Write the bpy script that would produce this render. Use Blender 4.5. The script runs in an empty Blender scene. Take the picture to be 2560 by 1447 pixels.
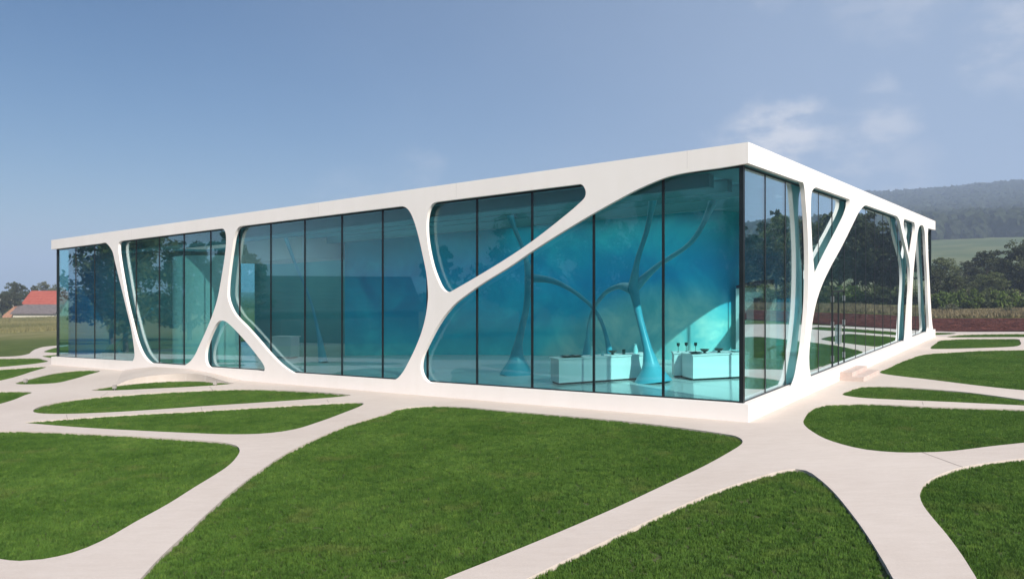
import bpy, bmesh, math, random
import numpy as np
from mathutils import Vector, Matrix, noise
from mathutils.geometry import delaunay_2d_cdt

random.seed(7)
rng = np.random.default_rng(7)
SC = bpy.context.scene
COL = SC.collection

# ------------------------------------------------------------------ camera
SLOPE = 0.0266           # the site falls gently from right to left (about 1.5 degrees)
CAM_H = 3.43
cam_data = bpy.data.cameras.new('camera')
cam_data.sensor_width = 36.0
cam_data.lens = 36.0 * 1876.0 / 2560.0
cam_data.shift_y = (728.0 - 723.5) / 2560.0
cam_data.clip_start = 0.1
cam_data.clip_end = 20000
cam = bpy.data.objects.new('camera', cam_data)
COL.objects.link(cam)
cam.location = (0, 0, CAM_H)
cam.rotation_euler = (math.radians(90), 0, 0)
SC.camera = cam

# ------------------------------------------------------------------ sky, sun, exposure
SUN_EL, SUN_ROT = 36.0, 151.0
world = bpy.data.worlds.new('World')
SC.world = world
world.use_nodes = True
wn, wl = world.node_tree.nodes, world.node_tree.links
bg = wn['Background']
sky = wn.new('ShaderNodeTexSky')
sky.sky_type = 'NISHITA'
sky.sun_disc = False
sky.sun_elevation = math.radians(SUN_EL)
sky.sun_rotation = math.radians(SUN_ROT)
sky.altitude = 100
sky.air_density = 1.0
sky.dust_density = 0.9
sky.ozone_density = 2.0
bg.inputs['Strength'].default_value = 0.05
tc = wn.new('ShaderNodeTexCoord')

def wmath(op, a, b=None, c=None, clamp=False):
    n = wn.new('ShaderNodeMath'); n.operation = op; n.use_clamp = clamp
    for i, v in enumerate((a, b, c)):
        if v is None: continue
        if isinstance(v, (int, float)): n.inputs[i].default_value = v
        else: wl.new(v, n.inputs[i])
    return n.outputs[0]

def cloud_layers():
    """soft fair-weather cumulus given by compass direction, plus scattered wisps over the whole sky"""
    n1 = wn.new('ShaderNodeTexNoise'); n1.inputs['Scale'].default_value = 7.0
    n1.inputs['Detail'].default_value = 7; n1.inputs['Roughness'].default_value = 0.58
    wl.new(tc.outputs['Generated'], n1.inputs['Vector'])
    sub = wn.new('ShaderNodeVectorMath'); sub.operation = 'SUBTRACT'
    wl.new(n1.outputs['Color'], sub.inputs[0]); sub.inputs[1].default_value = (0.5, 0.5, 0.5)
    sc_ = wn.new('ShaderNodeVectorMath'); sc_.operation = 'SCALE'; sc_.inputs['Scale'].default_value = 0.17
    wl.new(sub.outputs[0], sc_.inputs[0])
    add = wn.new('ShaderNodeVectorMath'); add.operation = 'ADD'
    wl.new(tc.outputs['Generated'], add.inputs[0]); wl.new(sc_.outputs[0], add.inputs[1])
    norm = wn.new('ShaderNodeVectorMath'); norm.operation = 'NORMALIZE'
    wl.new(add.outputs[0], norm.inputs[0])
    # (azimuth deg from the view axis, elevation deg, radius deg, weight)
    clouds = [(19.6, 11.0, 3.2, .95), (23.2, 9.3, 3.4, .5), (16.8, 10.2, 2.6, .45), (27.0, 11.2, 2.4, .55), (26.0, 13.4, 1.6, .35),
              (33.8, 14.6, 2.6, .42), (34.3, 19.0, 2.6, .38), (28.6, 20.0, 3.6, .26), (25.0, 20.8, 3.0, .2), (18.5, 21.5, 2.2, .22),
              (27.5, 6.8, 2.8, .3), (-7.9, 8.4, 2.0, .22), (-12.0, 7.2, 2.6, .12),
              (42.0, 13.0, 5.0, .6), (52.0, 17.0, 6.0, .6), (48.0, 27.0, 7.0, .5), (70.0, 22.0, 7.0, .6), (95.0, 16.0, 8.0, .6),
              (130.0, 30.0, 9.0, .6), (-60.0, 13.0, 6.0, .6), (-85.0, 15.0, 8.0, .6), (-110.0, 24.0, 8.0, .6), (-150.0, 35.0, 10.0, .6), (20.0, 55.0, 10.0, .5)]
    total = None
    for az, el, rad, wgt in clouds:
        a, e, r = (math.radians(v) for v in (az, el, rad))
        d = wn.new('ShaderNodeVectorMath'); d.operation = 'DOT_PRODUCT'
        wl.new(norm.outputs[0], d.inputs[0])
        d.inputs[1].default_value = (math.sin(a) * math.cos(e), math.cos(a) * math.cos(e), math.sin(e))
        m = wn.new('ShaderNodeMapRange'); m.interpolation_type = 'SMOOTHSTEP'
        wl.new(d.outputs['Value'], m.inputs['Value'])
        m.inputs['From Min'].default_value = math.cos(r * 1.25); m.inputs['From Max'].default_value = 1.0
        m.inputs['To Max'].default_value = wgt
        total = m.outputs[0] if total is None else wmath('MAXIMUM', total, m.outputs[0])
    n2 = wn.new('ShaderNodeTexNoise'); n2.inputs['Scale'].default_value = 14.0
    n2.inputs['Detail'].default_value = 8; n2.inputs['Roughness'].default_value = 0.6
    mpz = wn.new('ShaderNodeMapping'); mpz.inputs['Scale'].default_value = (1, 1, 2.4)
    wl.new(tc.outputs['Generated'], mpz.inputs[0]); wl.new(mpz.outputs[0], n2.inputs['Vector'])
    det = wn.new('ShaderNodeMapRange'); det.interpolation_type = 'SMOOTHSTEP'
    wl.new(n2.outputs['Fac'], det.inputs['Value'])
    det.inputs['From Min'].default_value = 0.36; det.inputs['From Max'].default_value = 0.62
    det.inputs['To Min'].default_value = 0.12
    body = wmath('MULTIPLY', total, det.outputs[0])
    return wmath('MULTIPLY', body, 1.0, clamp=True)

cov = cloud_layers()
mixc = wn.new('ShaderNodeMix'); mixc.data_type = 'RGBA'
wl.new(cov, mixc.inputs['Factor'])
skyc = wn.new('ShaderNodeHueSaturation'); skyc.inputs['Saturation'].default_value = 1.33; skyc.inputs['Value'].default_value = 0.85
wl.new(sky.outputs[0], skyc.inputs['Color'])
skyt = wn.new('ShaderNodeMix'); skyt.data_type = 'RGBA'; skyt.blend_type = 'MULTIPLY'; skyt.inputs['Factor'].default_value = 1.0
wl.new(skyc.outputs[0], skyt.inputs[6]); skyt.inputs[7].default_value = (0.90, 1.05, 1.12, 1)
# thin high veil over the sunward (right-hand) half of the sky
vd = wn.new('ShaderNodeVectorMath'); vd.operation = 'DOT_PRODUCT'
wl.new(tc.outputs['Generated'], vd.inputs[0]); vd.inputs[1].default_value = (0.97, -0.2, 0.1)
vn = wn.new('ShaderNodeTexNoise'); vn.inputs['Scale'].default_value = 2.2; vn.inputs['Detail'].default_value = 5
wl.new(tc.outputs['Generated'], vn.inputs['Vector'])
vv = wmath('MULTIPLY_ADD', vn.outputs['Fac'], 0.3, vd.outputs['Value'])
vm = wn.new('ShaderNodeMapRange'); vm.interpolation_type = 'SMOOTHSTEP'; wl.new(vv, vm.inputs['Value'])
vm.inputs['From Min'].default_value = -0.5; vm.inputs['From Max'].default_value = 0.55; vm.inputs['To Max'].default_value = 0.62
veil = wn.new('ShaderNodeMix'); veil.data_type = 'RGBA'
wl.new(vm.outputs[0], veil.inputs['Factor']); wl.new(skyt.outputs[2], veil.inputs[6]); veil.inputs[7].default_value = (6.0, 7.45, 9.9, 1)
wl.new(veil.outputs[2], mixc.inputs[6])
mixc.inputs[7].default_value = (10.0, 10.1, 10.6, 1)
wl.new(mixc.outputs[2], bg.inputs['Color'])

sun_d = bpy.data.lights.new('sun', 'SUN')
sun_d.energy = 4.9
sun_d.angle = math.radians(0.53)
sun_d.color = (1.0, 0.925, 0.84)
sun = bpy.data.objects.new('sun', sun_d)
COL.objects.link(sun)
sun.rotation_euler = (math.radians(90 - SUN_EL), 0, math.radians(180 - SUN_ROT))
to_sun = Vector((math.sin(math.radians(SUN_ROT)) * math.cos(math.radians(SUN_EL)), math.cos(math.radians(SUN_ROT)) * math.cos(math.radians(SUN_EL)), math.sin(math.radians(SUN_EL))))
sun.rotation_euler = to_sun.to_track_quat('Z', 'Y').to_euler()
sun.location = to_sun * 200

SC.render.engine = 'CYCLES'
vs = SC.view_settings
vs.view_transform = 'Standard'; vs.look = 'None'; vs.exposure = 0.62; vs.gamma = 1.0; vs.use_curve_mapping = False
cy = SC.cycles
cy.max_bounces = 10; cy.diffuse_bounces = 4; cy.glossy_bounces = 4; cy.transmission_bounces = 6
cy.transparent_max_bounces = 24; cy.volume_bounces = 1
cy.caustics_reflective = False; cy.caustics_refractive = False
cy.use_denoising = True
cy.sample_clamp_indirect = 6.0

# ------------------------------------------------------------------ helpers
def tag(o, label=None, cat=None, group=None, kind=None):
    if label: o['label'] = label
    if cat: o['category'] = cat
    if group: o['group'] = group
    if kind: o['kind'] = kind
    return o

def empty(name, loc, rz=0.0):
    o = bpy.data.objects.new(name, None)
    o.empty_display_size = 0.3
    o.location = loc; o.rotation_euler = (0, 0, rz)
    COL.objects.link(o)
    return o

def link(name, mesh, mat=None, parent=None, loc=(0, 0, 0), rz=0.0):
    o = bpy.data.objects.new(name, mesh)
    if mat is not None and not mesh.materials: mesh.materials.append(mat)
    COL.objects.link(o)
    o.location = loc; o.rotation_euler = (0, 0, rz)
    if parent is not None: o.parent = parent
    return o

def mesh_from(name, verts, faces, smooth=False, mat=None):
    me = bpy.data.meshes.new(name)
    me.from_pydata([tuple(v) for v in verts], [], [tuple(f) for f in faces])
    me.update()
    if smooth: me.shade_smooth()
    if mat is not None: me.materials.append(mat)
    return me

def fix_normals(me):
    bm = bmesh.new(); bm.from_mesh(me)
    bmesh.ops.recalc_face_normals(bm, faces=bm.faces)
    bm.to_mesh(me); bm.free()
    return me

def smooth_by_angle(me, deg=35):
    bm = bmesh.new(); bm.from_mesh(me)
    lim = math.radians(deg)
    for f in bm.faces: f.smooth = True
    for e in bm.edges:
        if len(e.link_faces) == 2:
            e.smooth = e.calc_face_angle(0) < lim
    bm.to_mesh(me); bm.free()
    return me

def spline_closed(pts, step):
    """centripetal Catmull-Rom through a closed loop"""
    P = [np.array(p, float) for p in pts]; n = len(P); out = []
    for i in range(n):
        p0, p1, p2, p3 = P[i - 1], P[i], P[(i + 1) % n], P[(i + 2) % n]
        out += _cr(p0, p1, p2, p3, step)
    return out

def spline_open(pts, step):
    P = [np.array(p, float) for p in pts]
    P = [2 * P[0] - P[1]] + P + [2 * P[-1] - P[-2]]
    out = []
    for i in range(1, len(P) - 2): out += _cr(P[i - 1], P[i], P[i + 1], P[i + 2], step)
    return out + [P[-2]]

def _cr(p0, p1, p2, p3, step):
    d = np.linalg.norm(p2 - p1)
    k = max(1, int(math.ceil(d / step)))
    a = 0.5
    t0 = 0; t1 = t0 + max(1e-4, np.linalg.norm(p1 - p0)) ** a
    t2 = t1 + max(1e-4, d) ** a; t3 = t2 + max(1e-4, np.linalg.norm(p3 - p2)) ** a
    res = []
    for j in range(k):
        t = t1 + (t2 - t1) * j / k
        A1 = (t1 - t) / (t1 - t0) * p0 + (t - t0) / (t1 - t0) * p1
        A2 = (t2 - t) / (t2 - t1) * p1 + (t - t1) / (t2 - t1) * p2
        A3 = (t3 - t) / (t3 - t2) * p2 + (t - t2) / (t3 - t2) * p3
        B1 = (t2 - t) / (t2 - t0) * A1 + (t - t0) / (t2 - t0) * A2
        B2 = (t3 - t) / (t3 - t1) * A2 + (t - t1) / (t3 - t1) * A3
        res.append((t2 - t) / (t2 - t1) * B1 + (t - t1) / (t2 - t1) * B2)
    return res

def inside(poly, pts):
    poly = np.asarray(poly); x, y = pts[:, 0], pts[:, 1]
    c = np.zeros(len(pts), bool); j = len(poly) - 1
    for i in range(len(poly)):
        xi, yi = poly[i]; xj, yj = poly[j]
        cond = ((yi > y) != (yj > y))
        with np.errstate(divide='ignore', invalid='ignore'):
            xx = (xj - xi) * (y - yi) / (yj - yi + 1e-12) + xi
        c ^= cond & (x < xx)
        j = i
    return c

def region(outer, holes, extra=()):
    """triangulate a polygon with holes -> points, triangles"""
    pts, edges = [], []
    for loop in [outer] + list(holes):
        b = len(pts); k = len(loop)
        pts += [Vector((float(p[0]), float(p[1]))) for p in loop]
        edges += [(b + i, b + (i + 1) % k) for i in range(k)]
    pts += [Vector((float(p[0]), float(p[1]))) for p in extra]
    v, e, f, *_ = delaunay_2d_cdt(pts, edges, [], 0, 1e-5)
    V = np.array([(p.x, p.y) for p in v]); F = np.array(f)
    cen = V[F].mean(1)
    keep = inside(outer, cen)
    for h in holes: keep &= ~inside(h, cen)
    return V, F[keep]

def slab_mesh(name, V, F, fn_top, fn_bot, mat=None, angle=35):
    """extrude a flat triangulation between two mappings (u, v) -> world"""
    n = len(V)
    verts = [fn_top(*p) for p in V] + [fn_bot(*p) for p in V]
    faces = [tuple(t) for t in F] + [tuple(int(i) + n for i in t[::-1]) for t in F]
    cnt = {}
    for t in F:
        for a, b in ((t[0], t[1]), (t[1], t[2]), (t[2], t[0])):
            cnt[(int(a), int(b))] = 1
    for (a, b) in list(cnt):
        if (b, a) not in cnt: faces.append((b, a, a + n, b + n))
    me = mesh_from(name, verts, faces)
    fix_normals(me)
    smooth_by_angle(me, angle)
    if mat: me.materials.append(mat)
    return me

def box_verts(x0, x1, y0, y1, z0, z1):
    return [(x0, y0, z0), (x1, y0, z0), (x1, y1, z0), (x0, y1, z0), (x0, y0, z1), (x1, y0, z1), (x1, y1, z1), (x0, y1, z1)]
BOXF = [(0, 3, 2, 1), (4, 5, 6, 7), (0, 1, 5, 4), (1, 2, 6, 5), (2, 3, 7, 6), (3, 0, 4, 7)]

class MB:
    """collects boxes, prisms and tubes, then builds one mesh"""
    def __init__(s): s.v = []; s.f = []
    def add(s, v, f):
        b = len(s.v); s.v += [tuple(p) for p in v]; s.f += [tuple(i + b for i in q) for q in f]; return s
    def box(s, *a): return s.add(box_verts(*a), BOXF)
    def prism(s, pts, fn0, fn1):
        n = len(pts)
        v = [fn0(*p) for p in pts] + [fn1(*p) for p in pts]
        f = [tuple(range(n)), tuple(range(2 * n - 1, n - 1, -1))] + [(i, i + n, (i + 1) % n + n, (i + 1) % n) for i in range(n)]
        return s.add(v, f)
    def tube(s, path, radii, k=10, caps=True):
        P = [Vector(p) for p in path]; v = []; f = []
        ref = Vector((0.3, 0.9, 0.2))
        for i, p in enumerate(P):
            d = (P[min(i + 1, len(P) - 1)] - P[max(i - 1, 0)]).normalized()
            a = d.cross(ref)
            if a.length < 1e-3: a = d.cross(Vector((1, 0, 0)))
            a.normalize(); b = d.cross(a)
            r = radii[i] if hasattr(radii, '__len__') else radii
            for j in range(k):
                t = 2 * math.pi * j / k
                v.append(p + (a * math.cos(t) + b * math.sin(t)) * r)
        for i in range(len(P) - 1):
            for j in range(k):
                f.append((i * k + j, i * k + (j + 1) % k, (i + 1) * k + (j + 1) % k, (i + 1) * k + j))
        if caps:
            f.append(tuple(range(k - 1, -1, -1))); f.append(tuple(range((len(P) - 1) * k, len(P) * k)))
        return s.add(v, f)
    def lathe(s, prof, k=20, c=(0, 0, 0)):
        v = []; f = []
        for r, z in prof:
            for j in range(k):
                t = 2 * math.pi * j / k; v.append((c[0] + r * math.cos(t), c[1] + r * math.sin(t), c[2] + z))
        for i in range(len(prof) - 1):
            for j in range(k): f.append((i * k + j, i * k + (j + 1) % k, (i + 1) * k + (j + 1) % k, (i + 1) * k + j))
        return s.add(v, f)
    def mesh(s, name, mat=None, angle=None):
        me = mesh_from(name, s.v, s.f)
        fix_normals(me)
        if angle: smooth_by_angle(me, angle)
        if mat: me.materials.append(mat)
        return me

# ------------------------------------------------------------------ materials
def new_mat(name):
    m = bpy.data.materials.new(name); m.use_nodes = True
    nt = m.node_tree
    return m, nt, nt.nodes['Principled BSDF']

def ramp(nt, fac, stops, interp='LINEAR'):
    r = nt.nodes.new('ShaderNodeValToRGB'); r.color_ramp.interpolation = interp
    el = r.color_ramp.elements
    while len(el) < len(stops): el.new(0.5)
    for e, (p, c) in zip(el, stops): e.position = p; e.color = (*c, 1)
    nt.links.new(fac, r.inputs[0])
    return r.outputs[0]

def noise_tex(nt, scale, detail=5, rough=0.55, coord='Object', dist=0.0, stretch=None):
    t = nt.nodes.new('ShaderNodeTexCoord'); n = nt.nodes.new('ShaderNodeTexNoise')
    n.inputs['Scale'].default_value = scale; n.inputs['Detail'].default_value = detail
    n.inputs['Roughness'].default_value = rough; n.inputs['Distortion'].default_value = dist
    src = t.outputs[coord]
    if stretch:
        mp = nt.nodes.new('ShaderNodeMapping'); mp.inputs['Scale'].default_value = stretch
        nt.links.new(src, mp.inputs[0]); src = mp.outputs[0]
    nt.links.new(src, n.inputs['Vector'])
    return n.outputs['Fac']

def bump(nt, bsdf, fac, strength=0.3, dist=0.02):
    b = nt.nodes.new('ShaderNodeBump'); b.inputs['Strength'].default_value = strength; b.inputs['Distance'].default_value = dist
    nt.links.new(fac, b.inputs['Height']); nt.links.new(b.outputs[0], bsdf.inputs['Normal'])

def mixrgb(nt, fac, a, b, mode='MIX'):
    m = nt.nodes.new('ShaderNodeMix'); m.data_type = 'RGBA'; m.blend_type = mode
    for sock, v in ((m.inputs['Factor'], fac), (m.inputs[6], a), (m.inputs[7], b)):
        if isinstance(v, (int, float)): sock.default_value = v
        elif isinstance(v, tuple): sock.default_value = (*v, 1)
        else: nt.links.new(v, sock)
    return m.outputs[2]

def surf(name, c1, c2, scale=3.0, rough=0.7, bump_scale=None, bump_s=0.2, bump_d=0.01, spec=0.3, coord='Object', lo=0.35, hi=0.65):
    m, nt, b = new_mat(name)
    col = ramp(nt, noise_tex(nt, scale, 6, 0.6, coord), [(lo, c1), (hi, c2)])
    nt.links.new(col, b.inputs['Base Color'])
    b.inputs['Roughness'].default_value = rough
    b.inputs['Specular IOR Level'].default_value = spec
    if bump_scale: bump(nt, b, noise_tex(nt, bump_scale, 4, 0.6, coord), bump_s, bump_d)
    return m

M = {}
def render_mat():
    m, nt, b = new_mat('white_render')
    c = ramp(nt, noise_tex(nt, 0.5, 5, 0.6), [(0.3, (0.825, 0.782, 0.745)), (0.7, (0.87, 0.828, 0.792))])
    st = ramp(nt, noise_tex(nt, 1.6, 5, 0.65, stretch=(1.6, 1.6, 0.10)), [(0.34, (0.98, 0.978, 0.972)), (0.55, (1, 1, 1))])
    c = mixrgb(nt, 1.0, c, st, 'MULTIPLY')
    nt.links.new(c, b.inputs['Base Color']); b.inputs['Roughness'].default_value = 0.5; b.inputs['Specular IOR Level'].default_value = 0.3
    bump(nt, b, noise_tex(nt, 25, 4), 0.05, 0.004)
    return m
M['white_render'] = render_mat()
M['ceiling'] = surf('ceiling_paint', (0.05, 0.21, 0.24), (0.07, 0.25, 0.28), 0.5, 0.8)
M['roof_felt'] = surf('roof_membrane', (0.5, 0.5, 0.48), (0.58, 0.58, 0.55), 0.6, 0.9)
M['seam'] = surf('sealant_seam', (0.55, 0.52, 0.49), (0.6, 0.57, 0.54), 2.0, 0.7)
M['joint'] = surf('dark_joint', (0.26, 0.22, 0.2), (0.33, 0.28, 0.25), 4.0, 0.9)
M['black_frame'] = surf('black_glazing_gasket', (0.006, 0.010, 0.012), (0.012, 0.018, 0.02), 2.0, 0.35)
M['steel'] = surf('brushed_steel', (0.5, 0.5, 0.5), (0.6, 0.6, 0.6), 8.0, 0.35)
M['steel'].node_tree.nodes['Principled BSDF'].inputs['Metallic'].default_value = 0.9
M['stone_step'] = surf('pale_step_stone', (0.50, 0.40, 0.36), (0.57, 0.47, 0.42), 3.0, 0.7, 40, 0.1)
M['retaining'] = surf('cream_wall', (0.56, 0.51, 0.43), (0.62, 0.57, 0.49), 1.5, 0.75, 30, 0.1)
M['soil'] = surf('lawn_soil', (0.05, 0.075, 0.022), (0.075, 0.085, 0.03), 6.0, 1.0)
M['bark'] = surf('bark', (0.05, 0.04, 0.03), (0.11, 0.09, 0.07), 6.0, 0.95, 14, 0.6, 0.05)
M['birch'] = surf('birch_bark', (0.35, 0.33, 0.3), (0.6, 0.57, 0.52), 3.0, 0.9)

def paving_mat():
    m, nt, b = new_mat('pale_concrete')
    big = ramp(nt, noise_tex(nt, 0.22, 5, 0.6), [(0.3, (0.555, 0.483, 0.43)), (0.7, (0.62, 0.55, 0.495))])
    fine = ramp(nt, noise_tex(nt, 30, 6, 0.7), [(0.3, (0.90, 0.90, 0.90)), (0.7, (1, 1, 1))])
    brush = ramp(nt, noise_tex(nt, 2.2, 6, 0.65, stretch=(1, 3.5, 1)), [(0.35, (0.94, 0.93, 0.92)), (0.62, (1, 1, 1))])
    c = mixrgb(nt, 1.0, big, fine, 'MULTIPLY'); c = mixrgb(nt, 1.0, c, brush, 'MULTIPLY')
    nt.links.new(c, b.inputs['Base Color']); b.inputs['Roughness'].default_value = 0.75
    b.inputs['Specular IOR Level'].default_value = 0.25
    bump(nt, b, noise_tex(nt, 60, 4, 0.7), 0.15, 0.004)
    return m
M['paving'] = paving_mat()

def glass_mat(name, tint, f0):
    """tinted solar-control pane: clear transmission with a Schlick mirror on each face"""
    m = bpy.data.materials.new(name); m.use_nodes = True
    nt = m.node_tree; nt.nodes.clear()
    out = nt.nodes.new('ShaderNodeOutputMaterial'); mix = nt.nodes.new('ShaderNodeMixShader')
    tr = nt.nodes.new('ShaderNodeBsdfTransparent'); gl = nt.nodes.new('ShaderNodeBsdfGlossy'); lw = nt.nodes.new('ShaderNodeLayerWeight')
    tr.inputs['Color'].default_value = (*tint, 1)
    gl.inputs['Color'].default_value = (0.84, 0.95, 0.97, 1); gl.inputs['Roughness'].default_value = 0.0
    lw.inputs['Blend'].default_value = 0.5
    pw = nt.nodes.new('ShaderNodeMath'); pw.operation = 'POWER'; nt.links.new(lw.outputs['Facing'], pw.inputs[0]); pw.inputs[1].default_value = 3.2
    ma = nt.nodes.new('ShaderNodeMath'); ma.operation = 'MULTIPLY_ADD'; nt.links.new(pw.outputs[0], ma.inputs[0]); ma.inputs[1].default_value = 1.8; ma.inputs[2].default_value = f0; ma.use_clamp = True
    nt.links.new(ma.outputs[0], mix.inputs[0]); nt.links.new(tr.outputs[0], mix.inputs[1]); nt.links.new(gl.outputs[0], mix.inputs[2])
    nt.links.new(mix.outputs[0], out.inputs[0])
    return m
M['glass'] = glass_mat('tinted_glass', (0.74, 0.955, 0.965), 0.027)
M['glassware'] = surf('dark_glassware', (0.006, 0.02, 0.022), (0.012, 0.03, 0.03), 3, 0.15, spec=0.6)
M['pale_glassware'] = surf('pale_glassware', (0.35, 0.6, 0.6), (0.45, 0.7, 0.7), 3, 0.1, spec=0.6)
M['house_pane'] = surf('dark_window_pane', (0.03, 0.035, 0.04), (0.05, 0.055, 0.06), 2, 0.1, spec=0.6)

def leaf_mat(name, dark, light, scale=0.9):
    m, nt, b = new_mat(name)
    col = ramp(nt, noise_tex(nt, scale, 4, 0.6), [(0.3, dark), (0.7, light)])
    oi = nt.nodes.new('ShaderNodeObjectInfo')
    hs = nt.nodes.new('ShaderNodeHueSaturation')
    mr = nt.nodes.new('ShaderNodeMapRange'); nt.links.new(oi.outputs['Random'], mr.inputs['Value'])
    mr.inputs['To Min'].default_value = 0.8; mr.inputs['To Max'].default_value = 1.2
    nt.links.new(mr.outputs[0], hs.inputs['Value']); nt.links.new(col, hs.inputs['Color'])
    nt.nodes.remove(b)
    out = nt.nodes['Material Output']
    di = nt.nodes.new('ShaderNodeBsdfDiffuse'); tl = nt.nodes.new('ShaderNodeBsdfTranslucent'); mx = nt.nodes.new('ShaderNodeMixShader')
    mx.inputs[0].default_value = 0.3
    nt.links.new(hs.outputs[0], di.inputs[0]); nt.links.new(hs.outputs[0], tl.inputs[0])
    nt.links.new(di.outputs[0], mx.inputs[1]); nt.links.new(tl.outputs[0], mx.inputs[2]); nt.links.new(mx.outputs[0], out.inputs[0])
    return m
M['leaf_a'] = leaf_mat('leaves_green', (0.062, 0.084, 0.036), (0.15, 0.175, 0.075))
M['leaf_b'] = leaf_mat('leaves_olive', (0.045, 0.050, 0.025), (0.10, 0.105, 0.05))
M['leaf_c'] = leaf_mat('leaves_dark', (0.046, 0.06, 0.032), (0.11, 0.125, 0.062))
M['leaf_d'] = leaf_mat('leaves_bright', (0.075, 0.12, 0.03), (0.16, 0.22, 0.06))
M['leaf_e'] = leaf_mat('leaves_grey_green', (0.09, 0.10, 0.06), (0.16, 0.17, 0.10))
M['meadow_blade'] = leaf_mat('meadow_blades', (0.17, 0.17, 0.075), (0.30, 0.27, 0.13), 0.05)
def grass_mat():
    m, nt, b = new_mat('grass_blades')
    geo = nt.nodes.new('ShaderNodeNewGeometry')
    def nz(scale, det):
        n = nt.nodes.new('ShaderNodeTexNoise'); n.inputs['Scale'].default_value = scale; n.inputs['Detail'].default_value = det
        nt.links.new(geo.outputs['Position'], n.inputs['Vector']); return n.outputs['Fac']
    broad = ramp(nt, nz(0.45, 3), [(0.32, (0.082, 0.168, 0.034)), (0.68, (0.120, 0.222, 0.05))])
    mid = ramp(nt, nz(2.6, 4), [(0.32, (0.80, 0.84, 0.80)), (0.66, (1.15, 1.1, 1.0))])
    oi = nt.nodes.new('ShaderNodeObjectInfo')
    one = ramp(nt, oi.outputs['Random'], [(0.0, (0.82, 0.86, 0.82)), (0.85, (1.04, 1.02, 1.0)), (1.0, (1.45, 1.25, 1.2))])
    c = mixrgb(nt, 1.0, mixrgb(nt, 1.0, broad, mid, 'MULTIPLY'), one, 'MULTIPLY')
    dry = nt.nodes.new('ShaderNodeMapRange'); dry.interpolation_type = 'SMOOTHSTEP'; nt.links.new(nz(1.1, 6), dry.inputs['Value'])
    dry.inputs['From Min'].default_value = 0.56; dry.inputs['From Max'].default_value = 0.74; dry.inputs['To Max'].default_value = 0.45
    c = mixrgb(nt, dry.outputs[0], c, (0.20, 0.22, 0.07))
    nt.nodes.remove(b); out = nt.nodes['Material Output']
    di = nt.nodes.new('ShaderNodeBsdfDiffuse'); tl = nt.nodes.new('ShaderNodeBsdfTranslucent'); mx = nt.nodes.new('ShaderNodeMixShader')
    mx.inputs[0].default_value = 0.35
    nt.links.new(c, di.inputs[0]); nt.links.new(c, tl.inputs[0])
    nt.links.new(di.outputs[0], mx.inputs[1]); nt.links.new(tl.outputs[0], mx.inputs[2]); nt.links.new(mx.outputs[0], out.inputs[0])
    return m
M['grass_blade'] = grass_mat()

def meadow_mat():
    m, nt, b = new_mat('meadow')
    geo = nt.nodes.new('ShaderNodeNewGeometry'); sep = nt.nodes.new('ShaderNodeSeparateXYZ')
    nt.links.new(geo.outputs['Position'], sep.inputs[0])
    green = ramp(nt, noise_tex(nt, 0.5, 6, 0.65), [(0.3, (0.055, 0.085, 0.022)), (0.7, (0.10, 0.125, 0.035))])
    dry = ramp(nt, noise_tex(nt, 0.35, 6, 0.7), [(0.3, (0.115, 0.125, 0.045)), (0.7, (0.24, 0.21, 0.10))])
    # the mown lawn gives way to unmown, drier meadow some 75 m out
    ln = nt.nodes.new('ShaderNodeVectorMath'); ln.operation = 'LENGTH'; nt.links.new(geo.outputs['Position'], ln.inputs[0])
    wob = nt.nodes.new('ShaderNodeMath'); wob.operation = 'MULTIPLY_ADD'
    nt.links.new(noise_tex(nt, 0.06, 4), wob.inputs[0]); wob.inputs[1].default_value = 60; nt.links.new(ln.outputs['Value'], wob.inputs[2])
    mr = nt.nodes.new('ShaderNodeMapRange'); mr.interpolation_type = 'SMOOTHSTEP'; nt.links.new(wob.outputs[0], mr.inputs['Value'])
    mr.inputs['From Min'].default_value = 102; mr.inputs['From Max'].default_value = 140
    c = mixrgb(nt, mr.outputs[0], green, dry)
    patch = nt.nodes.new('ShaderNodeMapRange'); nt.links.new(noise_tex(nt, 0.03, 4), patch.inputs['Value'])
    patch.inputs['From Min'].default_value = 0.45; patch.inputs['From Max'].default_value = 0.6
    far = ramp(nt, patch.outputs[0], [(0.0, (0.075, 0.105, 0.045)), (1.0, (0.12, 0.14, 0.065))])
    mr2 = nt.nodes.new('ShaderNodeMapRange'); nt.links.new(ln.outputs['Value'], mr2.inputs['Value'])
    mr2.inputs['From Min'].default_value = 180; mr2.inputs['From Max'].default_value = 300
    c = mixrgb(nt, mr2.outputs[0], c, far)
    nt.links.new(c, b.inputs['Base Color']); b.inputs['Roughness'].default_value = 1.0; b.inputs['Specular IOR Level'].default_value = 0.05
    bump(nt, b, noise_tex(nt, 9, 5, 0.7), 0.6, 0.08)
    return m
M['meadow'] = meadow_mat()
M['field'] = surf('ploughed_red_earth', (0.048, 0.018, 0.015), (0.125, 0.050, 0.040), 0.9, 1.0, 5, 1.0, 0.25, spec=0.05)
M['drygrass'] = leaf_mat('dry_grass', (0.20, 0.165, 0.095), (0.31, 0.26, 0.155), 0.4)
M['wood_canopy'] = leaf_mat('woodland_canopy', (0.020, 0.030, 0.016), (0.055, 0.066, 0.032), 0.02)
M['red_tile'] = surf('red_roof_tile', (0.27, 0.062, 0.042), (0.34, 0.09, 0.06), 1.5, 0.8, 12, 0.3)
M['slate'] = surf('grey_slate', (0.10, 0.085, 0.085), (0.16, 0.135, 0.13), 2.5, 0.8, 12, 0.3)
M['brick'] = surf('salmon_brick', (0.33, 0.17, 0.11), (0.42, 0.23, 0.15), 3.0, 0.9)
M['limewash'] = surf('limewash', (0.45, 0.42, 0.34), (0.56, 0.52, 0.43), 2.0, 0.9)
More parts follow.
